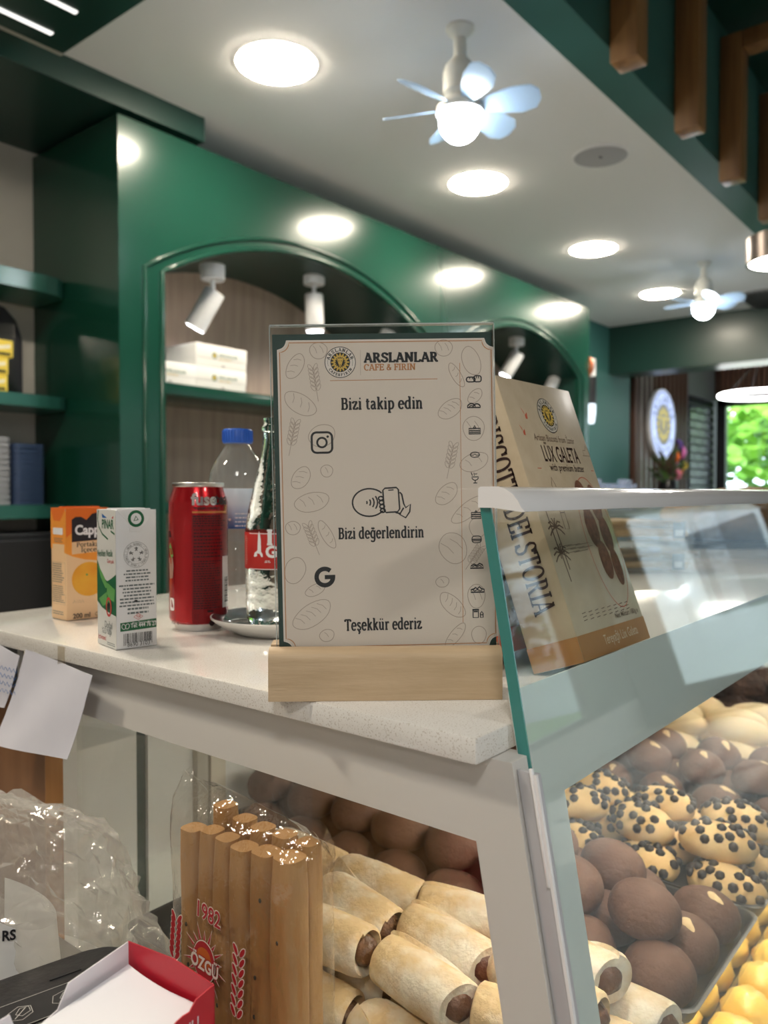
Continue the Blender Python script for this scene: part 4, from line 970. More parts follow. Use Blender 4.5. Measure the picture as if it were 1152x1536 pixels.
# tap-with-phone glyph
cx, cy = XY(543, 754); w = 2.3 * S
k = outline(arc(cx, cy, 25 * S, 20.5 * S, 42, 322, 26), w)
for i, r_ in enumerate((4, 8.5, 13, 17.5)): k += outline(arc(cx - 8 * S, cy, r_ * S * 1.15, r_ * S, -32, 32, 7), 2.1 * S)
ph = [XY(*q) for q in ((566, 733), (583, 732), (586, 735), (588, 764), (585, 768), (568, 769), (565, 766), (563, 736))]
k += outline(ph, w, True) + outline([XY(571, 736), XY(579, 735.5)], 1.6 * S)
for q in ((560, 748), (561, 754), (562, 760), (563, 766)): k += outline([(a, b) for a, b in ellipse(*XY(*q), 3.6 * S, 2.9 * S, 10)], w, True)
k += outline([XY(*q) for q in ((588, 739), (591, 742), (594, 756), (597, 762), (604, 757), (603, 768), (597, 777), (588, 772), (594, 762))], w) + outline([XY(*q) for q in ((582, 769), (590, 771))], w)
P.polys('tap_icon', M_ink, k, .0003)
# row of little food pictures down the right
P.polys('rule', M_orange, outline([XY(677, 548), XY(683, 934)], .00035), .0003)
def ic(px, py, parts):
    c = XY(px, py); out = []
    for q in parts: out += outline([(c[0] + a * S, c[1] + b * S) for a, b in q[0]], q[1] * S, q[2] if len(q) > 2 else False)
    return out
E = lambda cx, cy, rx, ry, **k: ellipse(cx, cy, rx, ry, 14, **k)
half = lambda cx, cy, rx, ry: arc(cx, cy, rx, ry, 0, 180, 8)
k = ic(698, 572, [(rrect(-11, -4, 2, 3, 3, 3), 1.8, True), (rrect(0, -4, 11, 5, 3, 3), 1.8, True), ([(-6, 3), (-6, 0)], 1.2), ([(-2, 3), (-2, 0)], 1.2), ([(4, 5), (4, 1)], 1.2), ([(7, 5), (7, 1)], 1.2)])
k += ic(698.5, 611, [(half(-4, -3, 6, 6), 2, True), (half(4, -3, 5.5, 5.5), 2, True), (half(-4, -3, 3, 3), 1.5)])
k += ic(699.5, 648, [([(-8.5, -5), (8.5, -5), (8.5, 3), (-8.5, 3)], 1.8, True), ([(-8, 0), (8, 0)], 1.6), ([(-8, -2.6), (8, -2.6)], 1.6), ([(-2, 4), (0, 7), (2, 4)], 2, True)])
k += ic(700, 684, [(E(0, 0, 7, 4), 1.3, True), ([(-7, 0), (-3, -1), (0, 1), (3, -1), (7, 0)], 1.2)])
k += ic(700.5, 718, [(arc(0, 1, 5, 5, 180, 360, 8), 1.4, True), ([(0, -4), (0, -8)], 1.3), ([(-3, -8), (3, -8)], 1.4), ([(-4, 3), (-6, 8)], 1.4), ([(-1, 3), (-2, 7), (1, 5), (3, 6)], 1.3)])
k += ic(702, 774, [([(-7, -5), (7, -5), (7, 4), (-7, 4)], 1.8, True), ([(-7, 1), (7, 1)], 2), ([(-7, -2), (7, -2)], 1.6), ([(-2, 5), (0, 7), (2, 5)], 2, True)])
k += ic(703, 810, [(rrect(-7, -5, 7, 5, 4, 3), 1.4, True), ([(-7, 0), (7, 0)], 1.8), ([(-7, -2), (7, -2)], 1.4)])
k += ic(703.5, 850, [([(-10, -3), (-8, 1), (-4, 3), (0, 1), (4, 4), (8, 2), (10, -3)], 2, True), ([(-7, -1), (-3, 1), (0, -1), (4, 1), (7, -1)], 1.6)])
k += ic(704.5, 886, [([(-10, -3), (-9, 1), (-5, 2), (-3, 4), (0, 2), (3, 5), (6, 2), (10, 1), (10, -3)], 2.2, True), ([(-7, 0), (-4, -1), (0, 1), (4, -1), (7, 0)], 1.6)])
k += ic(705, 921, [([(-7, -6), (1, -6), (1, 5), (-7, 5)], 1.7, True), ([(-8, 6), (2, 6)], 1.8), ([(-6, 3), (0, 3)], 2.2), ([(4, -6), (8, -6), (8, 0), (6, 3), (4, 0)], 1.6, True), ([(4, -2), (8, -2)], 1.4)])
P.polys('food_icons', M_ink, k, .0003)
# faint outline drawings of bread and wheat
k = []; lw = 1.0 * S
def loaf(px, py, rx, ry, rot, cuts=3):
    c = XY(px, py); o = [(c[0] + (a * math.cos(R(rot)) - b * math.sin(R(rot))) * S, c[1] + (a * math.sin(R(rot)) + b * math.cos(R(rot))) * S) for a, b in [(rx * math.cos(R(q)) * (1 + .04 * math.sin(R(3 * q))), ry * math.sin(R(q))) for q in range(0, 360, 15)]]
    r = outline(o, lw, True)
    for i in range(cuts):
        f = (i - (cuts - 1) / 2) / max(1, cuts) * 1.5 * rx
        q = [(f - ry * .25, ry * .62), (f + .05 * rx, ry * .2), (f + ry * .2, -ry * .3)]
        r += outline([(c[0] + (a * math.cos(R(rot)) - b * math.sin(R(rot))) * S, c[1] + (a * math.sin(R(rot)) + b * math.cos(R(rot))) * S) for a, b in q], lw * .8)
    return r
def wheat(px, py, L_, rot):
    c = XY(px, py); r = []; tr = lambda a, b: (c[0] + (a * math.cos(R(rot)) - b * math.sin(R(rot))) * S, c[1] + (a * math.sin(R(rot)) + b * math.cos(R(rot))) * S)
    r += outline([tr(0, -L_), tr(0, L_ * .7)], lw * .8)
    for i in range(6):
        for s in (-1, 1): r += outline([tr(*q) for q in ellipse(s * 4, -L_ * .3 + i * L_ * .2, 2.6, 5.5, 8, -s * 28)], lw * .8, True)
    return r
for a in ((434, 553, 20, 11, 60), (468, 530, 13, 12, 0, 2), (441, 608, 26, 14, -32), (473, 655, 20, 16, 20, 0), (442, 717, 18, 12, 55), (480, 707, 9, 9, 0, 1), (458, 753, 26, 14, 12), (430, 791, 11, 10, 0, 2), (480, 801, 23, 8, -62), (433, 854, 15, 20, -20, 0), (463, 883, 16, 8, 25, 2), (458, 920, 32, 16, 33, 5), (480, 951, 11, 9, 15, 1),
          (653, 526, 13, 12, 0, 2), (694, 545, 22, 13, -70, 0), (672, 566, 20, 7, -60), (663, 616, 20, 12, 35, 4), (700, 597, 13, 8, 45, 2), (698, 645, 16, 18, 0, 2), (699, 695, 22, 13, 20, 2), (658, 742, 20, 12, 45, 3), (690, 766, 30, 11, 38, 3), (705, 792, 13, 15, 0, 0), (668, 823, 20, 24, 25, 2), (652, 873, 10, 8, 10, 1), (667, 908, 24, 12, -45, 4), (703, 895, 13, 18, 0, 2), (672, 953, 22, 8, 50, 3), (707, 953, 11, 13, 0, 0)): k += loaf(*a)
for a in ((463, 575, 30, 8), (430, 655, 30, -12), (459, 805, 28, 20), (664, 690, 30, -12), (700, 835, 24, -35)): k += wheat(*a)
P.polys('bread_drawings', M_line, k, .00025)

# ================================================================== DRINKS
def carton(name, A, Bp, W, D, H, m, label, turn=0):                   # A: near corner on the counter; Bp: towards the end of the right face
    d = (Bp - A); rz = math.atan2(d.y, d.x) + turn
    t = thing(name, label, 'carton', (A.x, A.y, ZT + .0003), rz)
    G().box((0, 0, 0), (W, D, H), bev=.0012).obj('carton_body', m, t, 30)
    PR = Print(t, lambda x, y, l: (x, -l, y)); PL = Print(t, lambda x, y, l: (-l, D - x, y))
    return t, PR, PL
M_mw = mat('milk_carton_white', (.80, .80, .82), .35, coat=.2); M_pg = mat('carton_green', (.015, .13, .055), .4)
M_ml = mat('milk_carton_side', (.70, .70, .68), .35); M_tx = mat('fine_print', (.12, .15, .16), .5); M_txk = mat('ink_black', (.015, .015, .02), .5)
M_pr = mat('ink_red', (.55, .05, .05), .5); M_blue = mat('ink_blue', (.02, .13, .42), .5); M_leafg = mat('ink_leaf', (.12, .36, .10), .5)
A = on_z(175, 976, ZT); B = on_z(237, 970, ZT); W = .0372; D = .043; H = .1215
t, PR, PL = carton('milk_carton', A, B, W, D, H, M_mw, 'small white and green milk carton with barcode side, in front of the orange carton', R(10))
# right (white) face, in fractions of the face as seen
fx = lambda a: a * W
fz = lambda b: (1 - b) * H
G().prism([(fx(.02), H), (fx(.98), H), (fx(.55), H * .84), (fx(.33), H * .845), (fx(.31), H * .9)], 0, .0008, Matrix(((1, 0, 0, 0), (0, 0, -1, -.0001), (0, 1, 0, 0), (0, 0, 0, 1)))).obj('folded_flap', M_mw, t)
G().box((.003, D * .42, H), (W - .003, D * .62, H + .0012)).obj('top_seam', M_mw, t)
G().prism([(.004, .004), (W - .004, .004), (W / 2, D * .4)], H, H + .001).obj('top_fold', M_mw, t)
PF = Print(t, lambda x, y, l: (x, -.0009 - l, y))
c = (fx(.48), fz(.065)); PF.polys('recycling_mark', M_pg, [ellipse(*c, .0074, .0074, 24)], .0001); PF.polys('recycling_mark_centre', M_mw, [ellipse(*c, .0049, .0049, 20)], .0002)
PF.polys('recycling_triangle', M_pg, outline([(c[0] - .002, c[1] - .0018), (c[0] - .0002, c[1] + .0022), (c[0] + .0018, c[1] - .001)], .0011, True), .0003)
c = (fx(.49), fz(.325))
PR.polys('seal_ring', M_txk, outline(ellipse(*c, .0112, .0112, 32), .00022, True) + outline(ellipse(*c, .0082, .0082, 28), .0002, True))
PR.ring_text('seal_lettering', M_txk, 'OKUL GIDASI * OKUL GIDASI * OKUL GIDASI * ', *c, .0088, .0021, 90, 360 / 42)
fig = []
for i in range(5):
    a = 90 + 72 * i; q = (c[0] + .0048 * math.cos(R(a)), c[1] + .0048 * math.sin(R(a))); ca, sa = math.cos(R(a)), math.sin(R(a))
    fig += [ellipse(q[0] + .0014 * ca, q[1] + .0014 * sa, .0006, .0006, 8)]
    for u_, v_ in ((1.2, 1.5), (1.2, -1.5), (-1.6, 1), (-1.6, -1)): fig += outline([q, (q[0] + (.001 * u_ * ca - .001 * v_ * sa), q[1] + (.001 * u_ * sa + .001 * v_ * ca))], .0006)
PR.polys('seal_figures', M_txk, fig)
def textlines(PP, m, x0, x1, y0, y1, n, seed, h=.45, centre=True, name='fine_print'):
    rnd = random.Random(seed); out = []
    for i in range(n):
        y = y0 + (y1 - y0) * i / max(1, n - 1); hh = abs(y1 - y0) / max(1, n - 1) * h / 2
        ww = (x1 - x0) * rnd.uniform(.72, 1); x = (x0 + x1) / 2 - ww / 2 if centre else x0; e = x + ww
        while x < e - .0006:
            q = min(e, x + rnd.uniform(.0012, .0042)); out.append([(x, y - hh), (q, y - hh), (q, y + hh), (x, y + hh)]); x = q + .0007
    PP.polys(name, m, out)
textlines(PR, M_tx, fx(.16), fx(.86), fz(.44), fz(.51), 4, 1); textlines(PR, M_tx, fx(.06), fx(.94), fz(.545), fz(.69), 7, 2)
PR.polys('hologram_mark', M_txk, [ellipse(fx(.47), fz(.66), .0018, .001, 12)], .0003)
textlines(PR, M_tx, fx(.2), fx(.85), fz(.715), fz(.745), 2, 3)
c = (fx(.53), fz(.775)); d = [(c[0] - .0042, c[1]), (c[0], c[1] + .0026), (c[0] + .0042, c[1]), (c[0], c[1] - .0026)]
PR.polys('standards_diamond', M_pr, outline(d, .0005, True)); PR.sans('standards_lettering', M_pr, 'TSE', c[0], c[1] - .0008, .0026, 'c', .02)
PR.polys('phone_panel', M_pg, [[(fx(.09), fz(.872)), (fx(.98), fz(.865)), (fx(.98), fz(.80)), (fx(.09), fz(.81))]])
PR.sans('phone_lettering', M_mw, 'Pınar İletişim Merkezi', fx(.38), fz(.824), .0024, 'l', .005, .0003); PR.sans('phone_lettering', M_mw, 'Tel: 444 76 27', fx(.34), fz(.85), .0052, 'l', .02, .0003, sx=.78)
PR.polys('phone_drawing', M_mw, outline(ellipse(fx(.17), fz(.838), .0017, .0023, 12, 20), .0005, True) + outline(ellipse(fx(.26), fz(.838), .0017, .0023, 12, -20), .0005, True), .0003)
rnd = random.Random(9); bars = []; x = fx(.17)
while x < fx(.87): w_ = rnd.choice((.0003, .0005, .0008)); bars.append([(x, fz(.975)), (x + w_, fz(.975)), (x + w_, fz(.89)), (x, fz(.89))]); x += w_ + rnd.choice((.0004, .0006, .0009))
PR.polys('barcode', M_txk, bars)
PR.polys('barcode_gap', M_mw, [[(fx(.22), fz(.985)), (fx(.84), fz(.985)), (fx(.84), fz(.958)), (fx(.22), fz(.958))]], .0003)
PR.sans('barcode_digits', M_txk, '8690 3103', fx(.53), fz(.985), .0052, 'c', .0, .0004, sx=.95)
# left (green) face
lx = lambda a: a * D
PL.polys('side_panel_print', M_ml, [[(.0003, .0003), (D - .0003, .0003), (D - .0003, H - .0003), (.0003, H - .0003)]], .00008)
G_in = [(lx(0), fz(.37))] + [(lx(a), fz(b)) for a, b in ((.15, .43), (.3, .5), (.55, .52), (.8, .49), (1, .46))] + [(lx(1), fz(.76)), (lx(.6), fz(.745)), (lx(.25), fz(.72)), (lx(0), fz(.68))]
PL.polys('green_picture', M_pg, [G_in], .00012)
PL.polys('leaf_picture', M_leafg, [[(lx(.02), fz(.40)), (lx(.3), fz(.47)), (lx(.62), fz(.56)), (lx(.45), fz(.575)), (lx(.2), fz(.5))], [(lx(.55), fz(.53)), (lx(.95), fz(.57)), (lx(.9), fz(.66)), (lx(.5), fz(.64))], [(lx(.1), fz(.66)), (lx(.5), fz(.60)), (lx(.7), fz(.67)), (lx(.3), fz(.71))]], .00018)
PL.polys('brand_oval', M_pg, outline([(lx(a), fz(b)) for a, b in ((.1, .01), (.05, .07), (.12, .13), (.3, .18), (.6, .215))], .0016) + outline([(lx(.75), fz(.155)), (lx(.95), fz(.175))], .0016), .00018)
PL.polys('brand_flag', M_blue, [[(lx(.28), fz(.03)), (lx(.55), fz(.06)), (lx(.4), fz(.062)), (lx(.3), fz(.06))]], .00018)
PL.sans('brand_lettering', M_pg, 'PINAR', lx(.28), fz(.137), .0112, 'l', .02, .0003, sx=.85); PL.polys('brand_accent', M_pr, [[(lx(.8), fz(.06)), (lx(.9), fz(.045)), (lx(.88), fz(.065))]], .0003)
PL.sans('slogan_lettering', M_pg, 'Nesilden Nesile', lx(.03), fz(.35), .0088, 'l', .005, .0003, sx=.62, rot=3)
PL.sans('slogan_lettering', M_pr, 'Gerçek', lx(.55), fz(.385), .005, 'l', .0, .0003)
c = (lx(.62), fz(.705)); PL.polys('round_badge', M_pr, outline(ellipse(*c, .0052, .0076, 20), .0022, True), .0003); PL.polys('round_badge_picture', M_txk, [ellipse(c[0], c[1] + .001, .0024, .0036, 12)], .0003)
PL.sans('side_lettering', M_tx, 'Doğal', lx(.4), fz(.86), .0085, 'l', .0, .0003, sx=.8); PL.sans('side_lettering', M_tx, '%3,3 Yağlı', lx(.25), fz(.905), .007, 'l', .0, .0003, sx=.75)
PL.sans('side_lettering', M_pr, 'İÇİNDEKİ', lx(.04), fz(.955), .004, 'l', .01, .0003); textlines(PL, M_tx, lx(.5), lx(.95), fz(.965), fz(.978), 2, 5)

M_pe = mat('juice_carton_peach', (.76, .52, .30), .4); M_jo = mat('juice_orange', (.74, .16, .02), .4); M_jo2 = mat('juice_deep_orange', (.80, .30, .04), .4)
A = on_z(100, 932, ZT); Lf = on_z(78, 927, ZT); dd = A - Lf; Bp = A + Vector((-dd.y, dd.x, 0)) ; W2 = .049; D2 = .0345; H2 = .1195
t, PR, PL = carton('juice_carton', A, Bp, W2, D2, H2, M_pe, 'orange and peach juice carton standing behind the milk carton')
fx = lambda a: a * W2; fz = lambda b: (1 - b) * H2; lx = lambda a: a * D2
G().prism([(.0, 0), (W2, 0), (W2, D2), (0, D2)], H2 - .0002, H2 + .0006).obj('top_print', M_jo, t); G().box((.003, D2 * .42, H2 + .0006), (W2 - .003, D2 * .62, H2 + .002)).obj('top_seam', M_jo, t)
PR.polys('orange_band', M_jo2, [[(0, H2), (W2, H2), (W2, fz(.47)), (fx(.7), fz(.475)), (fx(.4), fz(.46)), (fx(.15), fz(.43)), (0, fz(.40))]], .0001)
PR.polys('deep_band', M_jo, [[(0, H2), (W2, H2), (W2, fz(.12)), (fx(.2), fz(.2)), (0, fz(.26))]], .00015)
PR.polys('black_panel', M_txk, [[(fx(.13), fz(.30)), (fx(.99), fz(.285)), (fx(.99), fz(.10)), (fx(.75), fz(.035)), (fx(.6), fz(.05)), (fx(.47), fz(.105)), (fx(.35), fz(.075)), (fx(.22), fz(.075)), (fx(.13), fz(.10))]], .0002)
PR.polys('name_panel', M_pe, [[(fx(.13), fz(.41)), (fx(.99), fz(.39)), (fx(.99), fz(.286)), (fx(.13), fz(.302))]], .0002)
PR.sans('brand_lettering', M_mw, 'Cappy', fx(.2), fz(.235), .0145, 'l', .035, .0003, sx=.92)
PR.serif('name_lettering', M_txk, 'Portakallı', fx(.56), fz(.345), .0068, .032, 'c', .12, .07); PR.serif('name_lettering', M_txk, 'İçecek', fx(.56), fz(.393), .0068, .022, 'c', .12, .07)
PR.polys('orange_picture', mat('orange_fruit_print', (.72, .30, .02), .45, var=(.78, .42, .04), vscale=30), [ellipse(fx(.52), fz(.64), .0195, .0185, 28)], .0002); PR.polys('orange_stalk', M_leafg, [ellipse(fx(.47), fz(.60), .0012, .0012, 7)], .0003)
PR.sans('volume_lettering', M_txk, '200 ml', fx(.14), fz(.985), .0072, 'l', .02, .0003); PR.polys('estimate_mark', M_txk, outline(arc(fx(.70), fz(.965), .0017, .0019, 20, 330, 10), .0004), .0002)
PR.polys('scribble', M_tx, outline([(fx(.15 + .03 * i), fz(.85 - .03 * (i % 2))) for i in range(9)], .0003) + outline([(fx(.5 + .03 * i), fz(.80 - .02 * ((i + 1) % 2))) for i in range(6)], .0003))
PL.polys('corner_fold', M_jo, [[(0, H2), (D2, H2), (D2 * .62, fz(.115)), (D2 * .2, fz(.11))]], .0001); PL.polys('top_tint', M_jo2, [[(0, fz(.02)), (D2, fz(.02)), (D2, fz(.40)), (0, fz(.36))]], .00006)
PL.polys('side_logo', M_mw, [rrect(lx(.15), fz(.235), lx(.8), fz(.175), .001, 3)], .00018); PL.polys('code_panel', M_pe, [[(lx(.12), fz(.46)), (lx(.9), fz(.46)), (lx(.9), fz(.32)), (lx(.12), fz(.32))]], .00018)
textlines(PL, M_tx, lx(.15), lx(.85), fz(.27), fz(.30), 3, 7); textlines(PL, M_tx, lx(.12), lx(.9), fz(.50), fz(.66), 9, 8, centre=False); textlines(PL, M_tx, lx(.12), lx(.9), fz(.70), fz(.84), 9, 9, centre=False)
PL.polys('table_frame', M_tx, outline([(lx(.08), fz(.485)), (lx(.95), fz(.485)), (lx(.95), fz(.86)), (lx(.08), fz(.86))], .0003, True)); textlines(PL, M_tx, lx(.1), lx(.9), fz(.93), fz(.95), 2, 10, centre=False)

# --- red can
M_can = mat('can_red', (.42, .006, .012), .26, .6, coat=.5); M_alu = mat('aluminium', (.62, .62, .62), .3, 1); M_canp = mat('can_dark_print', (.20, .004, .008), .35, .2); M_cank = mat('can_black_print', (.02, .004, .006), .5)
p = on_z(298.5, 941.5, ZT); RCn = .0292; HC = .1465
can = thing('drink_can', 'tall red iced tea can beside the round plate', 'can', (p.x, p.y, ZT + .0003), CR + math.atan2(-(298.5 - 576), FPX))
G().lathe([(RCn - .0045, .0065), (RCn - .001, .009), (RCn, .012), (RCn, HC - .020), (RCn - .0008, HC - .0175), (RCn - .0042, HC - .0065), (RCn - .0046, HC - .0045)], 56, cap=False).obj('can_body', M_can, can, 60)
G().lathe([(0, .004), (.018, .003), (.0215, .0), (.0235, .0), (RCn - .0045, .0065)], 48).obj('base', M_alu, can, 50)
G().lathe([(RCn - .0046, HC - .0045), (RCn - .0036, HC - .003), (RCn - .0036, HC - .0006), (RCn - .0046, HC), (RCn - .0058, HC - .0008), (RCn - .0064, HC - .0055), (0, HC - .0055)], 48).obj('lid', M_alu, can, 50)
PC = Print(can, lambda x, y, l: ((RCn + l) * math.sin(x / RCn), -(RCn + l) * math.cos(x / RCn), y))
cz = lambda py: (947.5 - py) / 1524
cs = lambda px: RCn * math.asin(max(-1, min(1, (px - 298) / 44.6)))
def wrap(x0, x1, y0, y1, n=8): return [[(x0 + (x1 - x0) * i / n, y0), (x0 + (x1 - x0) * (i + 1) / n, y0), (x0 + (x1 - x0) * (i + 1) / n, y1), (x0 + (x1 - x0) * i / n, y1)] for i in range(n)]
PC.polys('dark_panel', M_canp, wrap(cs(288), cs(341), cz(935), cz(772), 12), .00008)
v, f = text2d('fuse', 1, .03); wf = max(q[0] for q in v)
PC.sans('brand_lettering', M_alu, 'fuse', cs(288), cz(757.5), .0158, 'l', .035, .0002, sx=.98); PC.sans('brand_lettering', M_cank, 'tea', cs(321.5), cz(757.5), .0158, 'l', .035, .0002, sx=.98)
textlines(PC, M_cank, cs(290), cs(331), cz(762), cz(764), 2, 20, .8)
PC.polys('gold_line', mat('can_gold', (.45, .2, .05), .4), wrap(cs(289), cs(339), cz(770), cz(767.5), 8), .0002)
textlines(PC, M_cank, cs(290), cs(338), cz(775), cz(789), 5, 21, .55, False); textlines(PC, M_cank, cs(291), cs(334), cz(795), cz(835), 9, 22, .4, False); textlines(PC, M_cank, cs(290), cs(331), cz(842), cz(912), 20, 23, .5, False)
PC.polys('panel_rules', M_cank, wrap(cs(289), cs(338), cz(792), cz(791.6)) + wrap(cs(289), cs(338), cz(836), cz(835.6)) + wrap(cs(289), cs(338), cz(804), cz(803.6)), .0002)
PC.polys('barcode_panel', M_mw, wrap(cs(333), cs(341.6), cz(914), cz(836), 6), .00015)
PC.polys('barcode', M_txk, sum([wrap(cs(336), cs(341), cz(906 - i * 2.6), cz(906 - i * 2.6 - (1.2 if i % 3 else 1.9)), 3) for i in range(15)], []), .00025)
PC.polys('green_leaf', M_leafg, [[(cs(255), cz(822)), (cs(257), cz(815)), (cs(261), cz(835)), (cs(258), cz(838))]], .0002)
PC.polys('peach_picture', mat('can_peach', (.35, .22, .18), .5), [[(cs(255), cz(838)), (cs(260), cz(837)), (cs(261.5), cz(850)), (cs(260), cz(868)), (cs(255.5), cz(870))]], .0002)
PC.sans('side_lettering', M_cank, 'a', cs(255), cz(806), .012, 'l', .03, .0002)
PC.polys('deposit_mark', M_mw, [rrect(cs(256), cz(917), cs(262), cz(898), .0016, 3)], .0002)
PC.sans('volume_lettering', M_cank, 'ml e', cs(258), cz(937), .007, 'l', 0, .0002)
PC.polys('care_marks', M_cank, outline([(cs(292), cz(921)), (cs(297), cz(921)), (cs(296), cz(928)), (cs(293), cz(928))], .0003, True) + [ellipse(cs(317), cz(935), .003, .003, 12), ellipse(cs(313), cz(917), .002, .0012, 10), ellipse(cs(317), cz(917), .002, .0012, 10)], .0002)
tab = G().prism(rrect(-.006, -.0125, .006, .010, .005), HC - .0052, HC - .0042).obj('pull_tab', M_alu, can)

# --- round plate, glass bottle
M_plate = mat('grey_glazed_top', (.10, .11, .11), .12, .5, coat=.6); M_platew = mat('white_glaze', (.78, .77, .74), .2, coat=.5)
pb = on_z(416, 936, ZT + .008)
t = thing('round_plate', 'round plate with dark shiny top and white underside holding the glass bottle', 'plate', (pb.x, pb.y, ZT + .0003))
RP = .0645
G().lathe([(0, 0), (.038, 0), (.042, .002), (RP - .006, .011), (RP, .0155), (RP, .017), (RP - .0015, .0172)], 56, cap=False).obj('underside', M_platew, t, 60)
G().lathe([(RP - .0015, .0172), (RP - .004, .0165), (RP - .013, .0105), (.04, .0085), (0, .0082)], 56, cap=False).obj('upper_face', M_plate, t, 60)
M_bglass = mat('bottle_glass', (.93, .97, .96), .0, trans=1, ior=1.33, spec=.5, bump=.15, bscale=60)
bot = thing('glass_bottle', 'clear glass bottle with a red label standing on the plate', 'bottle', (pb.x, pb.y, ZT + .0089), CR + math.atan2(-(416 - 576), FPX))
RB = .0308
G().lathe([(0, 0), (.024, 0), (.0285, .002), (RB - .001, .007), (RB - .0005, .02), (RB, .05), (RB, .092), (.029, .105), (.0255, .122), (.0205, .142), (.016, .16), (.0135, .175), (.0128, .186), (.0145, .187), (.0148, .191), (.013, .193), (.0128, .2), (0, .2)], 48).obj('glass', M_bglass, bot, 60)
M_lab = mat('red_label', (.46, .022, .018), .5)
G().lathe([(RB + .0002, .055), (RB + .0004, .0555), (RB + .0004, .0895), (RB + .0002, .09)], 56, cap=False).obj('label_band', M_lab, bot, 60)
PB = Print(bot, lambda x, y, l: ((RB + .0004 + l) * math.sin(x / RB), -(RB + .0004 + l) * math.cos(x / RB), y))
bs = lambda px: RB * math.asin(max(-1, min(1, (px - 416) / 50.5)))
bzz = lambda py: .055 + (866 - py) / 1640
PB.polys('label_edges', M_mw, wrap(-.03, .03, .0888, .0894, 12) + wrap(-.03, .03, .0553, .0559, 12), .0002)
PB.polys('clock_tower', M_mw, [[(bs(381), bzz(846)), (bs(394.5), bzz(846)), (bs(394.5), bzz(842)), (bs(392), bzz(838)), (bs(391.5), bzz(820)), (bs(390.5), bzz(812)), (bs(389), bzz(806)), (bs(387.5), bzz(812)), (bs(387), bzz(822)), (bs(386.5), bzz(836)), (bs(382), bzz(840))], ellipse(bs(384), bzz(843), .0016, .0018, 8)], .0002)
PB.serif('label_lettering', M_mw, 'I', bs(405), bzz(827), .02, None, 'c', .2, .09); PB.serif('label_lettering', M_mw, 'G', bs(402), bzz(845), .015, None, 'c', .2, .09) if 'G' in SF else PB.sans('label_lettering', M_mw, 'G', bs(407), bzz(846), .015, 'c', .04)
textlines(PB, mat('label_fine_print', (.62, .25, .2), .5), bs(367.5), bs(371), bzz(858), bzz(815), 14, 31, .5, False)
textlines(PB, M_mw, bs(397), bs(406), bzz(852), bzz(854), 2, 32, .5)
# --- water bottle
M_pet = thin_glass('clear_pet', (.97, .985, .99), 1.45, .02, milk=.05, milkcol=(.8, .85, .9), bump=.2, bscale=30); M_cap = mat('blue_cap', (.035, .14, .62), .4)
p = on_d(357, 800, .885); 
t = thing('water_bottle', 'clear plastic water bottle with a blue cap, behind the red can', 'bottle', (p.x, p.y, ZT + .0003), CR + math.atan2(-(357 - 576), FPX))
RW = .0325; pf = [(0, .003), (.012, .001), (.024, 0), (.029, .003), (RW, .012)]
for i in range(6): z0 = .02 + i * .011; pf += [(RW, z0), (RW - .0012, z0 + .003), (RW - .0012, z0 + .006), (RW, z0 + .009)]
pf += [(RW, .095), (RW, .142), (RW - .001, .15), (.0295, .16), (.024, .172), (.0175, .182), (.0138, .187), (.0132, .1905), (0, .1905)]
G().lathe(pf, 48).obj('bottle_body', M_pet, t, 60)
G().lathe([(0, .1908), (.0158, .1908), (.0162, .193), (.0162, .2045), (.015, .2062), (0, .2062)], 36).obj('screw_cap', M_cap, t, 40)
ridges = G()
for i in range(30): a = R(12 * i); ridges.box((-.0004, -.0168, .1925), (.0004, -.016, .2045), Matrix.Rotation(a, 4, 'Z'))
ridges.obj('cap_ridges', M_cap, t)
m, n, l = _nt('blue_water_label'); b = n['Principled BSDF']; b.inputs['Roughness'].default_value = .35
tc = n.new('ShaderNodeTexCoord'); sx = n.new('ShaderNodeSeparateXYZ'); cr = n.new('ShaderNodeValToRGB'); mr = n.new('ShaderNodeMapRange'); mr.inputs[1].default_value = .098; mr.inputs[2].default_value = .141
l.new(tc.outputs['Object'], sx.inputs[0]); l.new(sx.outputs[2], mr.inputs[0]); l.new(mr.outputs[0], cr.inputs[0]); l.new(cr.outputs[0], b.inputs['Base Color'])
cr.color_ramp.elements[0].color = (.02, .14, .45, 1); cr.color_ramp.elements[1].color = (.62, .72, .82, 1); cr.color_ramp.elements[1].position = .62
G().lathe([(RW + .0002, .098), (RW + .0005, .0985), (RW + .0005, .1405), (RW + .0002, .141)], 48, cap=False).obj('label_band', m, t, 60)
PW = Print(t, lambda x, y, l: ((RW + .0006 + l) * math.sin(x / RW), -(RW + .0006 + l) * math.cos(x / RW), y))
PW.sans('label_lettering', M_mw, 'i.', -.013, .107, .014, 'l', .04); textlines(PW, M_mw, -.003, .018, .101, .114, 4, 40, .3, False); PW.sans('label_lettering', mat('label_slate', (.35, .42, .5), .5), 'PURE', -.013, .1305, .010, 'l', .0) if False else None

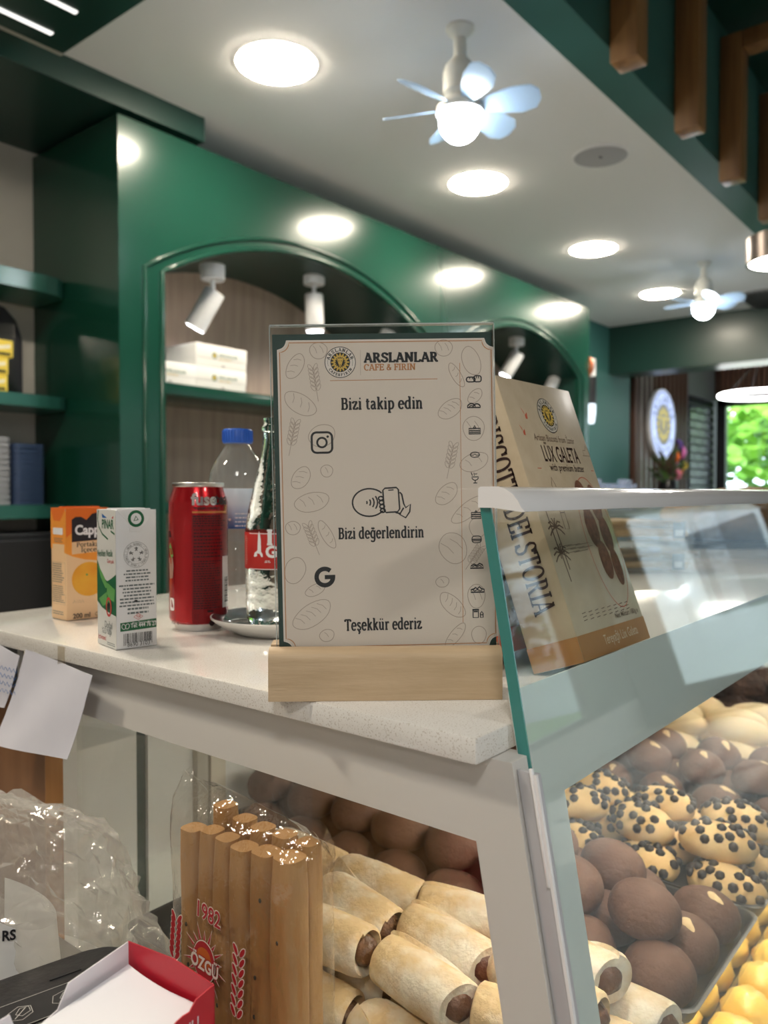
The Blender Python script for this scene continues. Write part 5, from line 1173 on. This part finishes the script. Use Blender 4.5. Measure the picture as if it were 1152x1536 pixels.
# ================================================================== BISCUIT BOXES BEHIND THE GLASS
M_kraft = mat('kraft_card', (.60, .49, .345), .4, var=(.55, .44, .30), vscale=70, vdet=5, coat=.35, coatr=.12)
M_brown = mat('brown_ink', (.035, .014, .012), .5); M_ochre = mat('ochre_band', (.46, .225, .075), .45); M_coral = mat('coral_ink', (.55, .10, .05), .5)
M_sepia = mat('sepia_ink', (.16, .10, .07), .6); M_cook = mat('printed_cookie', (.14, .055, .03), .5, var=(.25, .105, .055), vscale=260, vdet=4)
BW, BT, BH = .126, .043, .2255
def biscuit_box(u, v, label, first):
    t = thing('biscuit_box', label, 'box', (u, v, ZT + .0004), 0, 'kraft biscuit boxes'); t.rotation_euler = (R(-19.5), 0, 0)
    G().box((0, -BT, 0), (BW, 0, BH), bev=.0012).obj('carton', M_kraft, t, 30)
    G().box((.002, -BT + .002, BH), (BW - .002, -.002, BH + .0006)).obj('top_flap', M_kraft, t)
    PF = Print(t, lambda x, y, l: (x, -BT - l, y)); PS = Print(t, lambda x, y, l: (-l, -x, y))
    fx = lambda a: a * BW; fz = lambda f: (1 - f) * BH
    PF.polys('ochre_band', M_ochre if first else M_coral, [[(0, .0005), (BW, .0005), (BW, fz(.915)), (0, fz(.915))]]); PS.polys('ochre_band', M_ochre if first else M_coral, [[(0, .0005), (BT, .0005), (BT, fz(.915)), (0, fz(.915))]])
    PS.serif('spine_lettering', M_brown, 'BISCOTTI DEI STORIA', BT * .36, fz(.13), .0262, BH * .69, 'l', .13, .05, 0, rot=-90)
    if not first:
        PF.polys('dark_picture', M_brown, [[(fx(a), fz(b)) for a, b in ((.0, .45), (.3, .5), (.5, .62), (.42, .8), (.2, .84), (0, .78))]]); PF.polys('crumb_dots', M_cook, [ellipse(fx(.1 + .07 * i), fz(.86 + .02 * (i % 2)), .002, .002, 8) for i in range(6)]); return
    badge(PF, fx(.535), fz(.128), .0155, (M_ink, mat('badge_pale', (.62, .56, .47), .4), M_gold), .0002)
    PF.serif('tagline_lettering', M_sepia, 'Artisan Biscotti from İzmir', 0, 0, .01) if False else PF.sans('tagline_lettering', M_sepia, 'Artisan Biscotti from İzmir', fx(.53), fz(.232), .0082, 'c', 0, .0002, sx=.78)
    PF.sans('name_lettering', M_brown, 'LÜX GALETA', fx(.55), fz(.310), .0195, 'c', .012, .0002, sx=.56)
    PF.sans('flavour_lettering', M_brown, 'with premium butter', fx(.58), fz(.345), .0088, 'c', .008, .0002, sx=.82); PF.polys('flavour_dashes', M_coral, outline([(fx(.17), fz(.338)), (fx(.22), fz(.338))], .0006) + outline([(fx(.93), fz(.338)), (fx(.97), fz(.338))], .0006))
    for cx, cy, s_ in ((.22, .14, 1), (.13, .205, .85)): PF.polys('butterfly', M_coral, [[(fx(cx), fz(cy)), (fx(cx) - .004 * s_, fz(cy) + .007 * s_), (fx(cx) - .0005, fz(cy) + .003)], [(fx(cx), fz(cy)), (fx(cx) + .0045 * s_, fz(cy) + .003 * s_), (fx(cx) + .003 * s_, fz(cy) - .003), (fx(cx), fz(cy) - .003 * s_)]])
    PF.polys('cloud_drawing', M_sepia, outline([(fx(.9), fz(.275)), (fx(.9), fz(.255)), (fx(.94), fz(.255)), (fx(.96), fz(.235)), (fx(.985), fz(.25)), (fx(.995), fz(.275))], .0004) + outline([(fx(.88), fz(.277)), (fx(1), fz(.277))], .0004))
    # palms and tower in sepia line, oval frame with nut biscuits
    k = []
    for cx, top, bot_ in ((.10, .46, .66), (.16, .55, .70), (.13, .64, .74)):
        k += outline([(fx(cx), fz(top)), (fx(cx + .015), fz(bot_))], .0014)
        for a in (-20, 10, 40, 75, 105, 140, 170, 200): q = R(a); k += outline([(fx(cx), fz(top)), (fx(cx) + .007 * math.cos(q), fz(top) + .007 * math.sin(q)), (fx(cx) + .0125 * math.cos(q), fz(top) + .010 * math.sin(q) - .003)], .0014)
    PF.polys('palm_drawing', M_sepia, k)
    k = [[(fx(.28), fz(.56)), (fx(.34), fz(.56)), (fx(.335), fz(.40)), (fx(.31), fz(.37)), (fx(.285), fz(.40))]]
    PF.polys('tower_drawing', M_sepia, sum([outline(q, .0008, True) for q in k], []) + outline([(fx(.28), fz(.5)), (fx(.34), fz(.5))], .0008) + outline([(fx(.28), fz(.44)), (fx(.34), fz(.44))], .0008) + sum([outline([(fx(.1 + .04 * i), fz(.62 + .012 * (i % 3))), (fx(.3 + .04 * i), fz(.615 + .012 * (i % 3)))], .0004) for i in range(8)], []) + sum([outline([(fx(.15 + .09 * (i % 8)), fz(.85 + .012 * (i // 8))), (fx(.2 + .09 * (i % 8)), fz(.848 + .012 * (i // 8)))], .0006) for i in range(24)], []))
    PF.polys('oval_frame', M_coral, outline(ellipse(fx(.75), fz(.615), .029, .056, 40), .0007, True))
    for cx, cy, rx, ry in ((.66, .445, .010, .015), (.82, .47, .0095, .017), (.66, .56, .0105, .0175), (.84, .59, .0095, .0165), (.71, .685, .0095, .0165), (.85, .715, .008, .0165)): PF.polys('biscuit_picture', M_cook, [ellipse(fx(cx), fz(cy), rx, ry, 20)], .0001 + .00002 * cy * 10)
    PF.sans('weight_lettering', M_sepia, 'Net Miktar: 180g e', fx(.94), fz(.895), .006, 'r', .006); PF.sans('band_lettering', mat('band_pale', (.75, .62, .45), .5), 'Tereyağlı Lüx Galeta', fx(.58), fz(.968), .0105, 'c', .005, .0003, sx=.72)
biscuit_box(.5327, .288, 'kraft biscuit box with lion badge leaning behind the glass rail', True)
biscuit_box(.503, .347, 'second kraft biscuit box with red foot, mostly hidden behind the sign', False)
# ------------------------------------------------------------------ clear clamshells and bread behind the glass
M_clam = thin_glass('clamshell_plastic', (.94, .95, .94), 1.5, .03, milk=.06, bump=.15, bscale=40)
M_bisc = mat('baked_stick', (.55, .36, .18), .7, var=(.45, .27, .12), vscale=40)
pc = on_z(1046, 858, ZT)
for k in range(2):
    t = thing('clamshell_box', ('lower' if k == 0 else 'upper') + ' clear plastic box of biscuit sticks behind the glass', 'box', (pc.x, pc.y, ZT + .0005 + k * .0545), CR + R(14), 'clear boxes of biscuit sticks')
    t.rotation_euler[2] += R(3 * k)
    G().prism(rrect(-.20, 0, 0, .13, .012), 0, .032).obj('tray', M_clam, t, 30); G().prism(rrect(-.206, -.006, .006, .136, .014), .0322, .0345).obj('rim', M_clam, t, 30); G().prism(rrect(-.198, .002, -.002, .128, .012), .0347, .054).obj('lid', M_clam, t, 30)
    for i in range(9): G().tube([(-.19, .014 + i * .0125, .012 + .016 * (i % 2)), (-.1, .015 + i * .0125, .014 + .016 * (i % 2)), (-.012, .014 + i * .0125, .011 + .016 * (i % 2))], .0062, 7).obj('biscuit_stick', M_bisc, t, 60)
    G().box((-.05, -.0008, .004), (-.026, -.0002, .0315)).obj('sticker', mat('slate_sticker', (.03, .04, .05), .4), t); G().box((-.046, -.0012, .008), (-.030, -.0009, .018)).obj('sticker_code', mat('code_pale', (.55, .57, .6), .5), t)
pl = on_z(1040, 822, ZT)
tr2 = G().prism(rrect(-.02, -.05, .5, .3, .03), 0, .014).obj('serving_board', M_tray, None, 30, loc=(pl.x, pl.y, ZT + .0003)); tr2.rotation_euler = (0, 0, CR + R(10)); tag(tr2, 'dark board under the brown loaf behind the glass', 'board')
g = G(); M_crust = mat('dark_crust', (.15, .075, .03), .7, var=(.30, .18, .085), vscale=14, bump=.5, bscale=35)
g.ball((.22, .11, .055), (.24, .10, .078), 40, 20, fn=lambda d: 1 + .07 * math.sin(d.x * 14 + d.y * 6) * max(0, d.z) + .05 * noise.noise(d * 3))
g.v = [(x, y, max(z, 0)) for x, y, z in g.v]
lo = g.obj('bread_loaf', M_crust, None, 80, loc=(pl.x, pl.y, ZT + .0146)); lo.rotation_euler = (0, 0, CR + R(10)); tag(lo, 'large dark crusted bread loaf behind the glass at the right edge', 'bread')

# ================================================================== NOTES, TAPE
M_note = mat('note_paper', (.70, .70, .78), .7, var=(.65, .65, .74), vscale=12, bump=.15, bscale=14)
def sheet(name, cs_, curl, label, t_=.0004, m=M_note):
    a, b, c, d = [Vector(q) for q in cs_]; n_ = (b - a).cross(d - a).normalized()
    def f(u, v): q = a.lerp(b, u).lerp(d.lerp(c, u), v); return q + n_ * (curl * (v * v - v * .15) + .0018 * math.sin(u * 5 + v * 3))
    g = G(); N = 14; g.grid(N, N, f); k = len(g.v); g.v += [tuple(Vector(p) + n_ * t_) for p in g.v]; w = N + 1
    g.f += [tuple(i + k for i in q[::-1]) for q in list(g.f)]
    rim = [i for i in range(N)] + [N + w * j for j in range(N)] + [w * N + N - i for i in range(N)] + [w * (N - j) for j in range(N)]
    g.f += [(rim[i], rim[(i + 1) % len(rim)], rim[(i + 1) % len(rim)] + k, rim[i] + k) for i in range(len(rim))]
    return tag(g.obj(name, m, None, 80, clean=True), label, 'paper')
xs = SU - .0015
sheet('paper_note', [on_x(38, 974, xs), on_x(141, 1013, xs), on_x(103, 1139, xs - .012), on_x(-6, 1116, xs - .012)], -.004, 'blank white paper note taped to the front edge of the stone counter')
o = sheet('paper_note', [on_x(-60, 935, xs - .0005), on_x(32, 984, xs - .0005), on_x(6, 1062, xs - .004), on_x(-80, 1045, xs - .004)], -.002, 'white paper note with blue handwriting at the left edge')
nb = thing('tape_strip', 'strip of clear tape on the counter edge above the blank note', 'tape', (0, 0, 0)); nb.location = on_x(92, 985, SU - .0006)
M_tape = thin_glass('clear_tape', (.96, .94, .90), 1.5, .1, milk=.12, milkcol=(.8, .75, .65), bump=.3, bscale=60)
G().box((-.0003, -.006, -.012), (0, .006, .009)).obj('front_piece', M_tape, nb); 
G().box((-.0003, -.006, .0092), (.03, .006, .0095)).obj('top_piece', M_tape, nb)
rb = random.Random(3); k = G()
for j in range(4):
    pts = []
    for i in range(18): q = on_x(-2 + i * 1.6 - j * .8, 1000 + j * 11 + i * .45 + 3.2 * math.sin(i * 1.7 + j) , xs - .0045 - .0006 * j); pts.append(q)
    k.tube(pts, .00022, 4)
k.obj('handwriting', M_blue, o); bpy.context.view_layer.update()

# ================================================================== FOREGROUND ON THE TILL COUNTER
# --- packet of breadsticks
M_stick = mat('baked_breadstick', (.33, .165, .05), .6, var=(.46, .26, .10), vscale=26, vstretch=(1, 1, .35), vdet=5, bump=.2, bscale=90)
M_herb = mat('herb_fleck', (.05, .05, .035), .8)
pk = thing('breadstick_pack', 'clear bag of thick breadsticks with red sun print standing by the display case', 'packet', (.338, .3845, ZL + .0003))
YW = .0605
rnd = random.Random(12)
def stick(y, x, r, h, lean):
    pts = []; N = 9
    for i in range(N): t_ = i / (N - 1); pts.append((x + .0012 * math.sin(t_ * 5 + y * 90), y + lean * t_ + .0008 * math.sin(t_ * 4 + y * 50), .003 + h * t_))
    rr = [r * k for k in (.85, .98, 1, 1.01, .99, 1.01, 1.0, .98, .86)]
    g_ = G(); n_ = 20
    for (cx_, cy_, cz_), q_ in zip(pts, rr):
        for j in range(n_):
            a = 2 * math.pi * j / n_; c_, s_ = math.cos(a), math.sin(a)
            g_.v.append((cx_ + math.copysign(abs(c_) ** .65, c_) * q_ * .98, cy_ + math.copysign(abs(s_) ** .65, s_) * q_, cz_))
    g_.f = [(i * n_ + j, i * n_ + (j + 1) % n_, (i + 1) * n_ + (j + 1) % n_, (i + 1) * n_ + j) for i in range(N - 1) for j in range(n_)] + [tuple(range(n_))[::-1], tuple((N - 1) * n_ + j for j in range(n_))]
    o = g_.obj('breadstick', M_stick, pk, 70)
    fl = G()
    for i in range(5):
        z = rnd.uniform(.03, h - .02); a = rnd.uniform(1.8, 4.4)
        fl.ball((x + (r * 1.0) * math.cos(a), y + lean * z / h + r * math.sin(a), z), (.0006, .0011, .0016), 6, 4)
    fl.obj('herb_flecks', M_herb, o)
ws = [.0178, .0162, .0162, .018, .019, .0205]; y = YW - .0045; hs = [.173, .176, .176, .1755, .177, .179]
for w_, h in zip(ws, hs): stick(y - w_ / 2, -.006, w_ / 2 * 1.02, h, .0022); y -= w_ + .0006
y = YW - .012
for i in range(5): stick(y - .0095, .0125, .0085, .181 + (.004 if i == 0 else 0), .001); y -= .0198
# film bag
M_bagf = thin_glass('crisp_clear_film', (.985, .98, .97), 1.55, .05, milk=.02, milkcol=(.9, .88, .84), bump=.5, bscale=38)
N, Mz = 56, 30
g = G()
def bag(u, v):
    a = 2 * math.pi * u; z = v; ex = .0195; ey = YW + .0025
    c, s_ = math.cos(a), math.sin(a); px_ = math.copysign(abs(c) ** .45, c) * ex; py_ = math.copysign(abs(s_) ** .28, s_) * ey
    k = 1 if z < .92 else max(.06, 1 - ((z - .92) / .08) ** 1.2 * .96)
    nz = noise.noise(Vector((c * 2.2, s_ * 2.2, z * 7))) * .0028 * (1 if z < .8 else 1.9) + noise.noise(Vector((c * 6, s_ * 6, z * 17))) * .0011
    corner = .004 * max(0, (z - .85) / .15) * math.copysign(1, py_) * abs(s_)
    return (px_ * k + nz, py_ + nz * .6 + corner + .0015 * z, .0006 + .2015 * z + (.006 * max(0, (z - .7) / .3) * (py_ / ey)) + nz * (1.6 if z > .8 else 0))
g.grid(N, Mz, bag); g.f.append(tuple(range(N))[::-1])
g.obj('film_bag', M_bagf, pk, 25)
PK = Print(pk, lambda x, y, l: (-.0212 - l, -x, y))           # x to the right as seen from the till
kx = lambda px, py: -(on_x(px, py, .338 - .0215).y - .3845)
kz = lambda px, py: on_x(px, py, .338 - .0215).z - ZL
K = lambda px, py: (kx(px, py), kz(px, py))
M_rk = mat('bag_red_print', (.42, .022, .028), .45); M_wk = mat('bag_white_print', (.78, .70, .62), .5); M_ok = mat('bag_orange_print', (.55, .12, .02), .5)
for m_, b_, lf in ((M_wk, .045, .0002), (M_rk, .012, .0004)): PK.sans('year_lettering', m_, '1982', *K(311, 1383), .0148, 'c', b_, lf, sx=.85, rot=-4)
c = K(306, 1443); R1 = 27 / 1200 * .465
rays = []; raysw = []
for i in range(18):
    a = 360 / 18 * i + 8; l0 = R1 * 1.16; l1 = R1 * (1.95 if i % 2 else 1.6)
    for lst, w_, e in ((raysw, .125, 1.06), (rays, .085, 1.0)):
        lst.append([(c[0] + l0 * math.cos(R(a)) - w_ * R1 * math.sin(R(a)), c[1] + l0 * 1.15 * math.sin(R(a)) + w_ * R1 * math.cos(R(a))), (c[0] + l0 * math.cos(R(a)) + w_ * R1 * math.sin(R(a)), c[1] + l0 * 1.15 * math.sin(R(a)) - w_ * R1 * math.cos(R(a))), (c[0] + l1 * e * math.cos(R(a)), c[1] + l1 * e * 1.15 * math.sin(R(a)))])
PK.polys('sun_ray_edges', M_wk, raysw, .0002); PK.polys('sun_rays', M_rk, rays, .0004)
PK.polys('sun_disc_edge', M_wk, [ellipse(*c, R1 * 1.05, R1 * 1.28, 30)], .0002); PK.polys('sun_disc', M_rk, [ellipse(*c, R1, R1 * 1.22, 30)], .0004); PK.polys('sun_glow', M_ok, [ellipse(c[0], c[1] + R1 * .15, R1 * .7, R1 * .7, 24)], .0005)
for m_, b_, lf in ((M_rk, .07, .0006), (M_wk, .03, .0008)): PK.sans('brand_lettering', m_, 'ÖZGÜ', c[0] + .0005, c[1] - R1 * .55, .0118, 'c', b_, lf, sx=.8, rot=-4)
def ear(px, py, L_, rot, name):
    o = K(px, py); red = []; wh = []
    tr = lambda a, b: (o[0] + a * math.cos(R(rot)) - b * math.sin(R(rot)), o[1] + a * math.sin(R(rot)) + b * math.cos(R(rot)))
    for i in range(7):
        for s_ in (-1, 1):
            z = -L_ * .42 + i * L_ * .14; e = lambda a, b: [tr(*q) for q in ellipse(s_ * .0031, z + .002, a, b, 10, 90 - s_ * 32)]
            red.append(e(.0038, .0015)); wh.append(e(.0044, .0021))
    PK.polys(name + '_edge', M_wk, wh, .0002); PK.polys(name, M_rk, red, .0004)
ear(263, 1408, .030, -6, 'wheat_ear'); ear(356, 1478, .046, -4, 'wheat_ear')

# --- black label printer
M_prn = mat('black_printer_plastic', (.014, .014, .016), .35, bump=.04, bscale=200); M_icon = mat('printer_icon_grey', (.42, .42, .40), .5)
zp = CZ - .318; f0 = on_z(177, 1413, zp); f1 = on_z(0, 1475, zp); dv = (f1 - f0); rzp = math.atan2(-dv.y, -dv.x)
prn = thing('receipt_printer', 'black receipt printer with grey icons behind the red card box', 'printer', (f0.x, f0.y + .006, ZL + .0003), rzp)
hp = zp - ZL
G().prism([(-.16, -.096), (.0, -.096), (.004, -.091), (.006, -.03), (.002, -.012), (-.006, -.004), (-.02, 0), (-.16, 0)], 0, hp, bev=.0035).obj('housing', M_prn, prn, 30)
G().box((-.15, -.062, hp), (-.004, -.034, hp + .0008), bev=.0003).obj('icon_panel', M_black, prn)
PP = Print(prn, lambda x, y, l: (x, y, hp + .0009 + l))
k = outline([(-.149, -.0615), (-.005, -.0615), (-.005, -.0345), (-.149, -.0345)], .0005, True)
for i, x in enumerate((-.022, -.048, -.074, -.1)):
    for q in (ellipse(x, -.048, .008, .007, 6, 15 * i), ellipse(x + .002, -.047, .005, .004, 5, 40)): k += outline(q, .0005, True)
    k += outline([(x - .004, -.052), (x + .004, -.044)], .0006)
PP.polys('icons', M_icon, k); PP.sans('panel_lettering', M_icon, "It's More T", -.04, -.0595, .0065, 'l', .01, .0002)
G().box((-.05, -.024, hp), (-.03, -.0225, hp + .0006)).obj('latch_line', M_black, prn)
for i in range(24): G().box((-.15 + i * .004, -.0705, hp), (-.148 + i * .004, -.066, hp + .0018)).obj('cutter_tooth', M_black, prn)
G().box((-.15, -.085, hp), (-.05, -.072, hp + .0012)).obj('paper_slot', M_black, prn)

# --- red card box with white sheets
M_rbox = mat('red_card', (.47, .012, .028), .4, coat=.15); M_wcard = mat('white_card_inside', (.76, .75, .79), .5); M_sheets = mat('white_sheets', (.78, .78, .83), .55)
zr = CZ - .262
q0 = on_z(193, 1412, zr); q1 = on_z(322, 1467, zr); q2 = on_z(44, 1500, zr)
ex = (q1 - q0); ey = (q2 - q0); wx = ex.length; wy = ey.length; rz = math.atan2(ex.y, ex.x)
rb_ = thing('red_card_box', 'open red card box of white sheets at the bottom left', 'box', (q0.x, q0.y, ZL + .0004), rz)   # x along the far wall, -y towards the viewer
hb = zr - ZL; wy = .115
def wall(pts, plane, off, name):
    Mx = {'x': Matrix(((0, 0, 1, off), (-1, 0, 0, 0), (0, 1, 0, 0), (0, 0, 0, 1))), 'y': Matrix(((1, 0, 0, 0), (0, 0, -1, off), (0, 1, 0, 0), (0, 0, 0, 1)))}[plane]
    return lambda m, a, b: G().prism(pts, a, b, Mx).obj(name, m, rb_)
w = wall([(0, 0), (wx, 0), (wx, hb - .004), (wx * .55, hb + .001), (0, hb)], 'y', 0, 'far_wall'); w(M_rbox, 0, .0008)
lw_ = wall([(0, 0), (wy, 0), (wy, hb), (wy * .66, hb - .001), (wy * .63, hb - .012), (wy * .50, hb - .016), (wy * .42, hb - .014), (wy * .36, hb - .003), (0, hb)], 'x', 0, 'left_wall'); lw_(M_wcard, 0.0, .0007)
G().prism([(0, 0), (wy, 0), (wy, hb - .02), (0, hb - .02)], -.0008, -.0001, Matrix(((0, 0, 1, 0), (-1, 0, 0, 0), (0, 1, 0, 0), (0, 0, 0, 1)))).obj('left_cover', M_rbox, rb_)
tear = [(0, 0), (wy, 0)]; rr_ = random.Random(5); T = []
for i in range(26): f_ = 1 - i / 25; T.append((wy * f_, hb - .004 - .010 * math.sin(f_ * 2.6) * (1 if f_ > .12 else .25) + rr_.uniform(-.0012, .0012) * (1 if f_ > .15 else 0)))
wall(tear + T, 'x', wx, 'torn_wall')(M_rbox, -.0008, 0)
G().box((0, -wy, 0), (wx, 0, .0008)).obj('bottom', M_rbox, rb_)
G().box((0, -wy - .0008, .0), (wx, -wy, hb - .004)).obj('near_wall', M_rbox, rb_)
G().box((.004, -wy + .004, .001), (wx - .003, -.003, hb - .0165)).obj('sheet_stack', M_sheets, rb_)
g = G(); g.grid(12, 12, lambda u, v: (.0045 + u * (wx - .009), -.004 - v * (wy - .009), hb - .016 + .0055 * (1 - u) ** 3 * (1 - v) + .003 * v * v * (1 - u)))
g.obj('top_sheet', M_sheets, rb_, 60)
PT = Print(rb_, lambda x, y, l: (wx + .0001 + l, -x, y))
def rside(px, py):
    n_ = Vector((math.cos(rz), math.sin(rz), 0)); d_ = on_p(px, py, q1, n_) - rb_.location
    return (d_.x * math.sin(rz) - d_.y * math.cos(rz), d_.z)
a_ = rside(303, 1521)
PT.sans('side_lettering', M_wcard, 'ULLARI', .012, a_[1] - .005, .0085, 'l', .0, .0002, sx=-.95 if False else .95)
# --- crumpled clear bag with printed paper inside
bag_o = thing('plastic_bag', 'crumpled translucent plastic bag on the till counter, bottom left', 'bag', (.300, .668, ZL + .0003), R(17))
M_bag = thin_glass('milky_plastic', (.95, .94, .92), 1.5, .10, milk=.27, milkcol=(.86, .84, .81), bump=.3, bscale=45)
g = G(); brn = random.Random(21)
def bagf(u, v):
    a = 2 * math.pi * u; e = v * math.pi / 2; d = Vector((math.cos(a) * math.cos(e), math.sin(a) * math.cos(e), math.sin(e)))
    sq = lambda t_, k: math.copysign(abs(t_) ** k, t_)
    r = 1 + .16 * noise.noise(d * 1.7 + Vector((3, 1, 0))) + sum((1 - abs(noise.noise(d * f_ + Vector((f_, 2, 1))))) ** 3 * a_ for f_, a_ in ((2.4, .08), (5, .04))) - .06
    return Vector((.07 * sq(d.x, .8) * r, .165 * sq(d.y, .8) * r, max(.0004, .14 * sq(d.z, .72) * r)))
NB, NV = 64, 30
def jit(i, j):                                                # crumpled: every corner of the net is pushed about a little
    q = random.Random(i % NB * 100 + j); k = .0 if j == 0 else 1
    p_ = bagf((i % NB + q.uniform(-.35, .35)) / NB, min(1, (j + q.uniform(-.35, .35) * k) / NV)); n_ = p_.normalized() * q.uniform(-.0042, .0042) * k
    return tuple(p_ + n_) if j else (p_.x, p_.y, .0004)
g.v = [jit(i, j) for j in range(NV + 1) for i in range(NB)]
for j in range(NV):
    for i in range(NB):
        a, b, c, d = j * NB + i, j * NB + (i + 1) % NB, (j + 1) * NB + (i + 1) % NB, (j + 1) * NB + i
        g.f += [(a, b, c), (a, c, d)] if (i * 7 + j * 3) % 5 < 3 else [(a, b, d), (b, c, d)]
film = g.obj('film', M_bag, bag_o)
pp = thing('paper_cup_sleeve', 'curled white paper printed with black letters inside the plastic bag', 'paper', on_d(24, 1372, .60))
M_pp = mat('curl_paper', (.72, .72, .70), .6)
pp.location.z = ZL + .003
hgt = on_d(24, 1300, .60).z - ZL - .02
g = G(); g.grid(24, 6, lambda u, v: ((.034 - .006 * v) * math.cos(R(190 + 250 * u)), (.034 - .006 * v) * math.sin(R(190 + 250 * u)), v * hgt * (1 - .25 * math.sin(u * 3.1)))); g.obj('sleeve', M_pp, pp, 60)
PQ = Print(pp, lambda x, y, l: ((.0345 - .006 * y / hgt + l) * math.sin(x / .034 + CR), -(.0345 - .006 * y / hgt + l) * math.cos(x / .034 + CR), y))
PQ.sans('sleeve_lettering', M_txk, 'AR', -.026, hgt * .78, .011, 'l', .03); PQ.sans('sleeve_lettering', M_txk, 'RS', .004, hgt * .78, .010, 'l', .03)

# every object already has its material; nothing else to set
